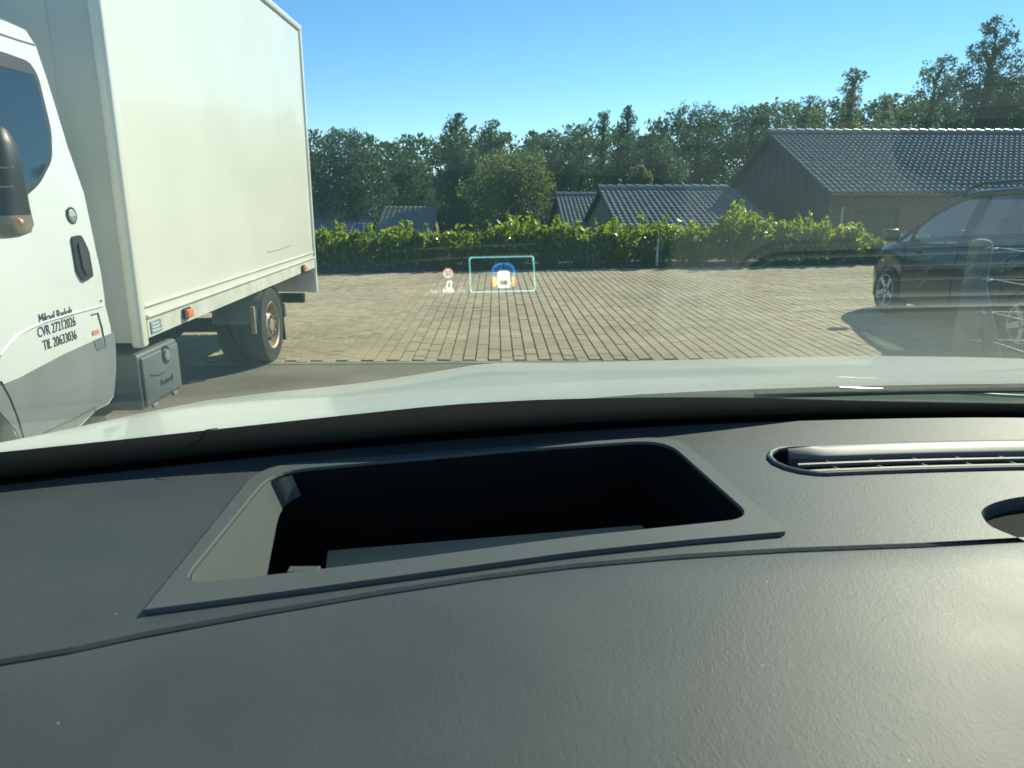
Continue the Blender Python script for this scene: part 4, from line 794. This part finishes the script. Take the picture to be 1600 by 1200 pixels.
# wipers resting on the outside of the glass
def wip(pts, name='wiper'):
    w = MB().tube([gpix(*q, -.03) for q in pts], [.0035]*len(pts), 8).build(name, M['rubber'], own, True)
    return w
w1 = wip([(1180, 618), (1380, 612), (1600, 608), (1800, 606)])
MB().tube([gpix(*q, -.05) for q in [(1312, 606), (1460, 612), (1600, 619.5), (1800, 631)]], [.0014, .0016, .002, .003], 8).build('wiper_arm', M['wiper'], w1, True)
# A pillars, roof, header and doors of the cabin
for sgn in (-1, 1):
    x0 = CX+sgn*.93; x1 = CX+sgn*.70
    MB().tube([(x0, .49, ZD-.06), (CX+sgn*.86, .22, ZD+.16), (CX+sgn*.76, -.16, ZD+.40), (x1, -.32, ZD+.47)], [.055, .05, .045, .045], 10).build('windscreen_pillar', M['lining'], own, True)
    MB().slab([(CX+sgn*.95, .6, .55), (CX+sgn*.95, -1.6, .55), (CX+sgn*.95, -1.6, ZD-.02), (CX+sgn*.95, .6, ZD-.04)], (-sgn, 0, 0), .06).build('door', M['bonnet'], own)
MB().grid([[(CX+u*.74, y, ZD+z-.03*u*u) for u in np.linspace(-1, 1, 9)] for y, z in ((-.04, .405), (-.3, .48), (-.9, .53), (-1.8, .5))]).grid([[(CX+u*.76, y, ZD+z+.03-.03*u*u) for u in np.linspace(-1, 1, 9)] for y, z in ((-.04, .405), (-.3, .48), (-.9, .53), (-1.8, .5))]).build('roof', M['lining'], own, 'all')
# ---- dashboard
P2 = lambda px, py: tuple(at(px, py, 2, ZD)[:2])
seam_px = [(0, 1030), (120, 1010), (230, 986), (400, 955), (600, 921), (760, 897), (900, 880), (1060, 866), (1225, 856), (1440, 848)]
seam = [P2(*q) for q in seam_px]; seam = [(-.46, seam[0][1]-.09), (-.33, seam[0][1]-.035)]+seam+[(.34, .403), (.6, .41), (.9, .40), (1.36, .36)]
far = [(x, yd(x)) for x in np.linspace(1.36, -.46, 50)]
bez_o = rounded([P2(226, 961), P2(450, 931), P2(640, 905), P2(900, 869), P2(1080, 850), P2(1230, 837), P2(1056, 686), P2(800, 703), P2(408, 732)], [0, 0, .02, .02, 0, .004, .03, 0, .035], 6)
bez_i = rounded([P2(278, 922), P2(460, 902), P2(640, 880), P2(900, 845), P2(1178, 816), P2(1040, 692), P2(800, 708), P2(424, 742)], [.018, 0, .02, .02, .02, .03, 0, .03], 7)
e1, e2 = .072, .131
def vent_loop(ins=0.0, n=40):
    xa, xb = .212+ins, 1.12-ins; far_ = [(x, yd(x)-e1-ins) for x in np.linspace(xa+.03, xb-.03, n)]; near_ = [(x, yd(x)-e2+ins) for x in np.linspace(xb-.03, xa+.03, n)]
    h = (e2-e1)/2-ins; R_ = [(xb-.03+.03*math.sin(t), yd(xb-.03)-(e1+e2)/2+h*math.cos(t)) for t in np.linspace(0.2, math.pi-.2, 8)]; L_2 = [(xa+.03-.03*math.sin(t), yd(xa+.03)-(e1+e2)/2-h*math.cos(t)) for t in np.linspace(.2, math.pi-.2, 8)]
    return far_+R_+near_+L_2
sp_px = [(1530, 800), (1545, 788), (1575, 779), (1640, 770), (1800, 765), (1950, 790), (1990, 830), (1900, 860), (1700, 865), (1620, 852), (1580, 836), (1545, 822)]
spk = rounded([P2(*q) for q in sp_px], .02, 3)
d_ = fill([seam+far, bez_o, vent_loop(), spk], ZD)
d_.grid([[(x, y, ZD) for x, y in far], [(x, y+.006, ZD-.006) for x, y in far], [(x, y+.008, ZD-.05) for x, y in far]])
d_.grid([[(x, y, ZD) for x, y in seam], [(x, y-.002, ZD-.0015) for x, y in seam], [(x, y-.0026, ZD-.012) for x, y in seam]])
dash = d_.build('dashboard', M['dash'], own)
pad = MB(); offs = [(.0034, -.010), (.0036, -.0025), (.0046, -.0010), (.008, -.0005), (.03, -.001), (.08, -.005), (.15, -.011), (.22, -.019), (.27, -.03), (.31, -.06), (.33, -.12), (.34, -.3)]
def sy_(x): return float(np.interp(x, [q[0] for q in seam], [q[1] for q in seam]))
pad.grid([[(x, sy_(x)-o_, ZD+z_) for x in np.linspace(-.46, 1.36, 70)] for o_, z_ in offs]).build('dashboard_pad', M['dash'], own, True)
# head-up display opening: raised bezel, flared light wall on the left, black well, card at the bottom
bz = MB(); top_z = ZD+.003
f = fill([bez_o, bez_i], top_z); bz.v = f.v; bz.f = f.f
bz.grid([[(x, y, top_z) for x, y in bez_o], [(x, y, ZD-.004) for x, y in bez_o]], True)
cen = Vector((0.0, .46))
ins = lambda k: [(x+(cen.x-x)*k, y+(cen.y-y)*k) for x, y in bez_i]
bz.grid([[(x, y, top_z) for x, y in bez_i], [(x, y, top_z-.0012) for x, y in ins(.004)], [(x, y, top_z-.0022) for x, y in ins(.005)]], True)
bzo = bz.build('display_bezel', M['bezel'], own)
xm = min(x for x, y in bez_i); zf = lambda z: top_z-z
def inward(p, k): return (p[0]+k, p[1])
lw = [p for p in bez_i if p[0] < -.15 and p[1] < .515]
lw = sorted(lw, key=lambda p: p[1])
rowsL = []
for q in (0, .15, .35, .6, .85, 1.0):
    rw = []
    for x, y in lw:
        f_ = min(1, max(0, (.55-y)/.2)); rw.append((x+.0012+q*(.001+.025*f_), y-(.004 if y > .5 else -.001), top_z-.0022-q*(.005+.063*f_)))
    rowsL.append(rw)
MB().grid(rowsL).build('well_side_wall', M['bezel'], bzo, True)  # lower edge shaped to the shadow line; black well stands in for shade
wl_ = MB(); wl_.grid([[(x, y, top_z-.0021) for x, y in ins(.0045)], [(x, y, top_z-.06) for x, y in ins(-.02)], [(x, y, top_z-.135) for x, y in ins(-.02)]], True)
wl_.poly([(x, y, top_z-.135) for x, y in ins(-.02)])
well = wl_.build('display_well', M['well'], own, True)
A, B = at(512, 872, 2, ZD-.062), at(1005, 829, 2, ZD-.062)
dv = (B-A); nn = Vector((-dv.y, dv.x, 0)).normalized()
MB().slab([A-nn*.022, B-nn*.022, B+nn*.004, A+nn*.006], (0, 0, 1), .003).build('display_card', M['beige'], well)
MB().slab([A-nn*.06-Vector((0, 0, .02)), B-nn*.06-Vector((0, 0, .02)), B+nn*.03-Vector((0, 0, .02)), A+nn*.03-Vector((0, 0, .02))], (0, 0, -1), .004).build('display_tray', M['well'], well)
c_ = at(470, 893, 2, ZD-.03); MB().rbox(c_.x-.008, c_.x+.012, c_.y-.004, c_.y+.004, ZD-.034, ZD-.028, .001).build('well_clip', M['bezel'], well)
# defroster vent
vl = vent_loop(.0); v0 = MB().grid([[(x, y, ZD) for x, y in vl], [(x, y, ZD-.004) for x, y in vent_loop(.0015)], [(x, y, ZD-.03) for x, y in vent_loop(.002)]], True)
v0.poly([(x, y, ZD-.03) for x, y in vent_loop(.002)])
vent = v0.build('defroster_vent', M['well'], own, True)
rr_ = MB(); lp = vent_loop(.0005); rr_.tube([(x, y, ZD+.0008) for x, y in lp+lp[:2]], .0022, 8, False); rr_.build('vent_rim', M['bezel'], vent, True)
VX = np.linspace(.232, 1.1, 60)
bar = [(-.0115, -.010), (-.0115, .0), (-.010, .0022), (-.007, .0030), (.0, .0018), (.008, -.0002), (.0105, -.0012), (.0115, -.003), (.0115, -.010)]; bar = [(u*.72, z_-u*.06 if z_ > -.009 else z_) for u, z_ in bar]   # tilted towards the driver
MB().grid([[(x, yd(x)-.0835-u*min(1, .25+k*.4), ZD+.0005+z_) for u, z_ in bar] for k, x in enumerate(VX)]).build('vent_bar', M['gloss'], vent, True)
for e_, h_ in ((.103, .0022), (.117, .0022)): MB().tube([(x, yd(x)-e_, ZD-.003) for x in VX], h_, 8).build('vent_rib', M['gloss'], vent, True)
for x in np.arange(.262, 1.09, .036):
    for ea, eb in ((.0915, .1015), (.1045, .1155), (.1185, .1295)):
        MB().slab([(x-.004, yd(x)-ea, ZD-.0035), (x+.003, yd(x)-eb, ZD-.0035), (x+.003, yd(x)-eb, ZD-.016), (x-.004, yd(x)-ea, ZD-.016)], (1, 0, 0), .0016).build('vent_slat', M['bezel'], vent)
# speaker recess on the right
ck = Vector((sum(p[0] for p in spk)/len(spk), sum(p[1] for p in spk)/len(spk))); si = lambda k: [(ck.x+(x-ck.x)*k, ck.y+(y-ck.y)*k) for x, y in spk]
s0 = MB().grid([[(x, y, ZD) for x, y in spk], [(x, y, ZD-.002) for x, y in si(.985)], [(x, y, ZD-.010) for x, y in si(.96)]], True).build('speaker_surround', M['dash'], own, True)
sg = MB(); sg.poly([(x, y, ZD-.009) for x, y in si(.965)]); sg.poly([(x, y, ZD-.012) for x, y in si(.965)]); sg.build('speaker_grille', M['speaker'], s0)
# ---- head-up display, projected on the glass
def em(name, col, s): return projected(name, col, s)
def opq(name, col, s): return mat(name, (0, 0, 0), .5, spec=0, emit=(col, s))
EW = em('projected white', (.9, .95, .9), .95); EB = em('projected blue', (.02, .19, .62), .85); EBd = em('projected dark blue', (.01, .07, .24), .6); EO = em('projected orange', (.95, .32, .06), .9); ET = em('projected turquoise', (.22, .62, .66), .8); ER = em('projected red', (.85, .16, .12), .9); EK = opq('projected dark', (.02, .03, .04), .5); EWd = opq('projected disc', (.9, .95, .9), .8); EG = em('projected dim white', (.5, .55, .48), .7)
def hpoly(name, polys, m_, parent, off=.006):
    off = off-.02                                     # just outside the outer face of the pane
    m = MB()
    for q in polys: m.poly([gpix(x, y, off) for x, y in q])
    me = bpy.data.meshes.new(name); me.from_pydata(m.v, [], m.f); me.materials.append(m_); return link(name, me, parent)
def ringpoly(cx_, cy2, r0, r1, n=28, a0=0, a1=2*math.pi):
    o = []
    for k in range(n):
        t, u = a0+(a1-a0)*k/n, a0+(a1-a0)*(k+1)/n
        o.append([(cx_+r0*math.cos(t), cy2+r0*math.sin(t)), (cx_+r1*math.cos(t), cy2+r1*math.sin(t)), (cx_+r1*math.cos(u), cy2+r1*math.sin(u)), (cx_+r0*math.cos(u), cy2+r0*math.sin(u))])
    return o
def stroke(pts, w, closed=False):
    o = []; n = len(pts)
    for k in range(n if closed else n-1):
        a, b = Vector(pts[k]), Vector(pts[(k+1) % n]); d = (b-a); d.normalize(); s = Vector((-d.y, d.x))*w*.5; e = d*w*.25; o.append([tuple(a-e-s), tuple(b+e-s), tuple(b+e+s), tuple(a-e+s)])
    return o
fr_ = rounded([(733.5, 402.5), (833.5, 400.5), (836, 454), (735.5, 456.5)], 4, 4)
hud = hpoly('head_up_display', stroke(fr_, 1.7, True), ET, own)
hpoly('speed_limit_ring', ringpoly(700, 427, 6.2, 8.3), ER, hud); hpoly('speed_limit_disc', [[(700+6.3*math.cos(t), 427+6.3*math.sin(t)) for t in np.linspace(0, 2*math.pi, 25)[:-1]]], EWd, hud)
seg = {'5': [(3, 0), (0, 0), (0, 3), (2.2, 3), (3, 4), (3, 5.4), (2.2, 6.4), (0, 6.4)], '0': [(.6, 0), (2.6, 0), (3.2, 1), (3.2, 5.4), (2.6, 6.4), (.6, 6.4), (0, 5.4), (0, 1)]}
hpoly('limit_digits', stroke([(696.2+x, 423.8+y) for x, y in seg['5']], 1.1)+stroke([(700.8+x, 423.8+y) for x, y in seg['0']], 1.1, True), EK, hud, .0065)
hpoly('speed_digit', stroke([(699.5+x*1.75-y*.16*1.7, 439.7+y*1.72) for x, y in [(.7, 0), (3.0, 0), (3.6, .9), (3.6, 5.5), (3.0, 6.4), (.7, 6.4), (.1, 5.5), (.1, .9)]], 2.1, True), EW, hud)
ks = [[(693, 450), (693, 457)], [(696, 452), (693.5, 454.5), (696.5, 457)], [(698, 457), (698, 453)], [(698, 453.6), (700, 452.8), (700.5, 457)], [(700.6, 453.6), (702.4, 452.8), (703, 457)], [(704, 457.5), (706, 450)], [(707, 457), (707, 450)], [(707, 454), (708.8, 453), (709.2, 457)]]
hpoly('unit_letters', [q for k in ks for q in stroke(k, 1.0)], EW, hud)
hpoly('lane_icon', [q for k in ([(672, 457), (674, 452.5)], [(674, 452.5), (676, 457)], [(677, 453), (677, 457)], [(677.5, 454.5), (680, 454.5)], [(680, 453), (680, 457)], [(682, 453), (682, 457), (684, 457)], [(685.5, 453), (687.6, 455), (685.5, 457)], [(687, 450.5), (687.8, 452)]) for q in stroke(k, .8)], EG, hud)
hpoly('assist_icon', [q for k in ([(715, 457), (716.5, 454), (718, 452.5), (724, 452.5), (725.5, 454), (727, 457)], [(719, 457), (719.6, 454.6), (722.4, 454.6), (723, 457)], [(718, 450), (721, 448.8), (724, 450)]) for q in stroke(k, .9)], EG, hud)
def arch(r_x, r_y, t): return (786.8+r_x*math.copysign(abs(math.cos(t))**.75, -math.cos(t)), 428+(-r_y*abs(math.sin(t))**.75))
A6 = np.linspace(0, math.pi, 7)
for k in range(6):
    t0, t1 = A6[k]+.02, A6[k+1]-.02; tt_ = np.linspace(t0, t1, 5)
    hpoly('sensor_sector', [[arch(18.6, 17.6, t) for t in tt_]+[arch(15.4, 14.2, t) for t in tt_[::-1]]], EB, hud)
    hpoly('sensor_sector', [[arch(15.0, 13.8, t) for t in tt_]+[arch(9.5, 5.0, t) for t in tt_[::-1]]], EBd, hud, .0058)
hpoly('sensor_sector', [[(768, 428), (772, 428), (772.3, 431.5), (767.6, 431.5)], [(801.7, 428), (805.6, 428), (806, 431.5), (801.6, 431.5)]], EB, hud)
hpoly('side_sensor_bar', [[(769.3, 432.2), (775.3, 432.2), (775.5, 447.8), (769.8, 447.8)]], em('projected amber', (.95, .42, .07), .95), hud); hpoly('side_sensor_bar', [[(799, 432), (803.8, 432), (803.8, 447.3), (799.4, 447.3)]], EO, hud)
hpoly('car_icon', [[(779, 423.4), (782, 422.6), (792, 422.4), (795, 423.2), (796.6, 426), (797.2, 437.6), (776.6, 438), (777, 426)], [(776.6, 438), (780.6, 438), (781.8, 444.6), (780.6, 449.6), (777.6, 449.8)], [(793.4, 437.7), (797.2, 437.6), (797.2, 449.2), (794.8, 449.4), (792.8, 444.4)], [(780.8, 445), (793.4, 444.8), (794.2, 449.8), (780.4, 450.2)], [(774.8, 441.6), (777, 441.2), (777.2, 443), (774.8, 443.2)], [(797, 441), (799, 441.2), (799, 442.8), (797, 442.8)]], em('projected car white', (.9, .95, .9), .62), hud)
hpoly('car_icon_line', [q for k in ([(779.4, 427.6), (780.4, 425.6), (781.6, 425.2)], [(794.6, 427.2), (793.6, 425.4), (792.4, 425)], [(783, 425.2), (780.4, 437)], [(791, 425), (793.6, 436.8)], [(780, 438.4), (794, 438)]) for q in stroke(k, .7)], EG, hud, .0065)
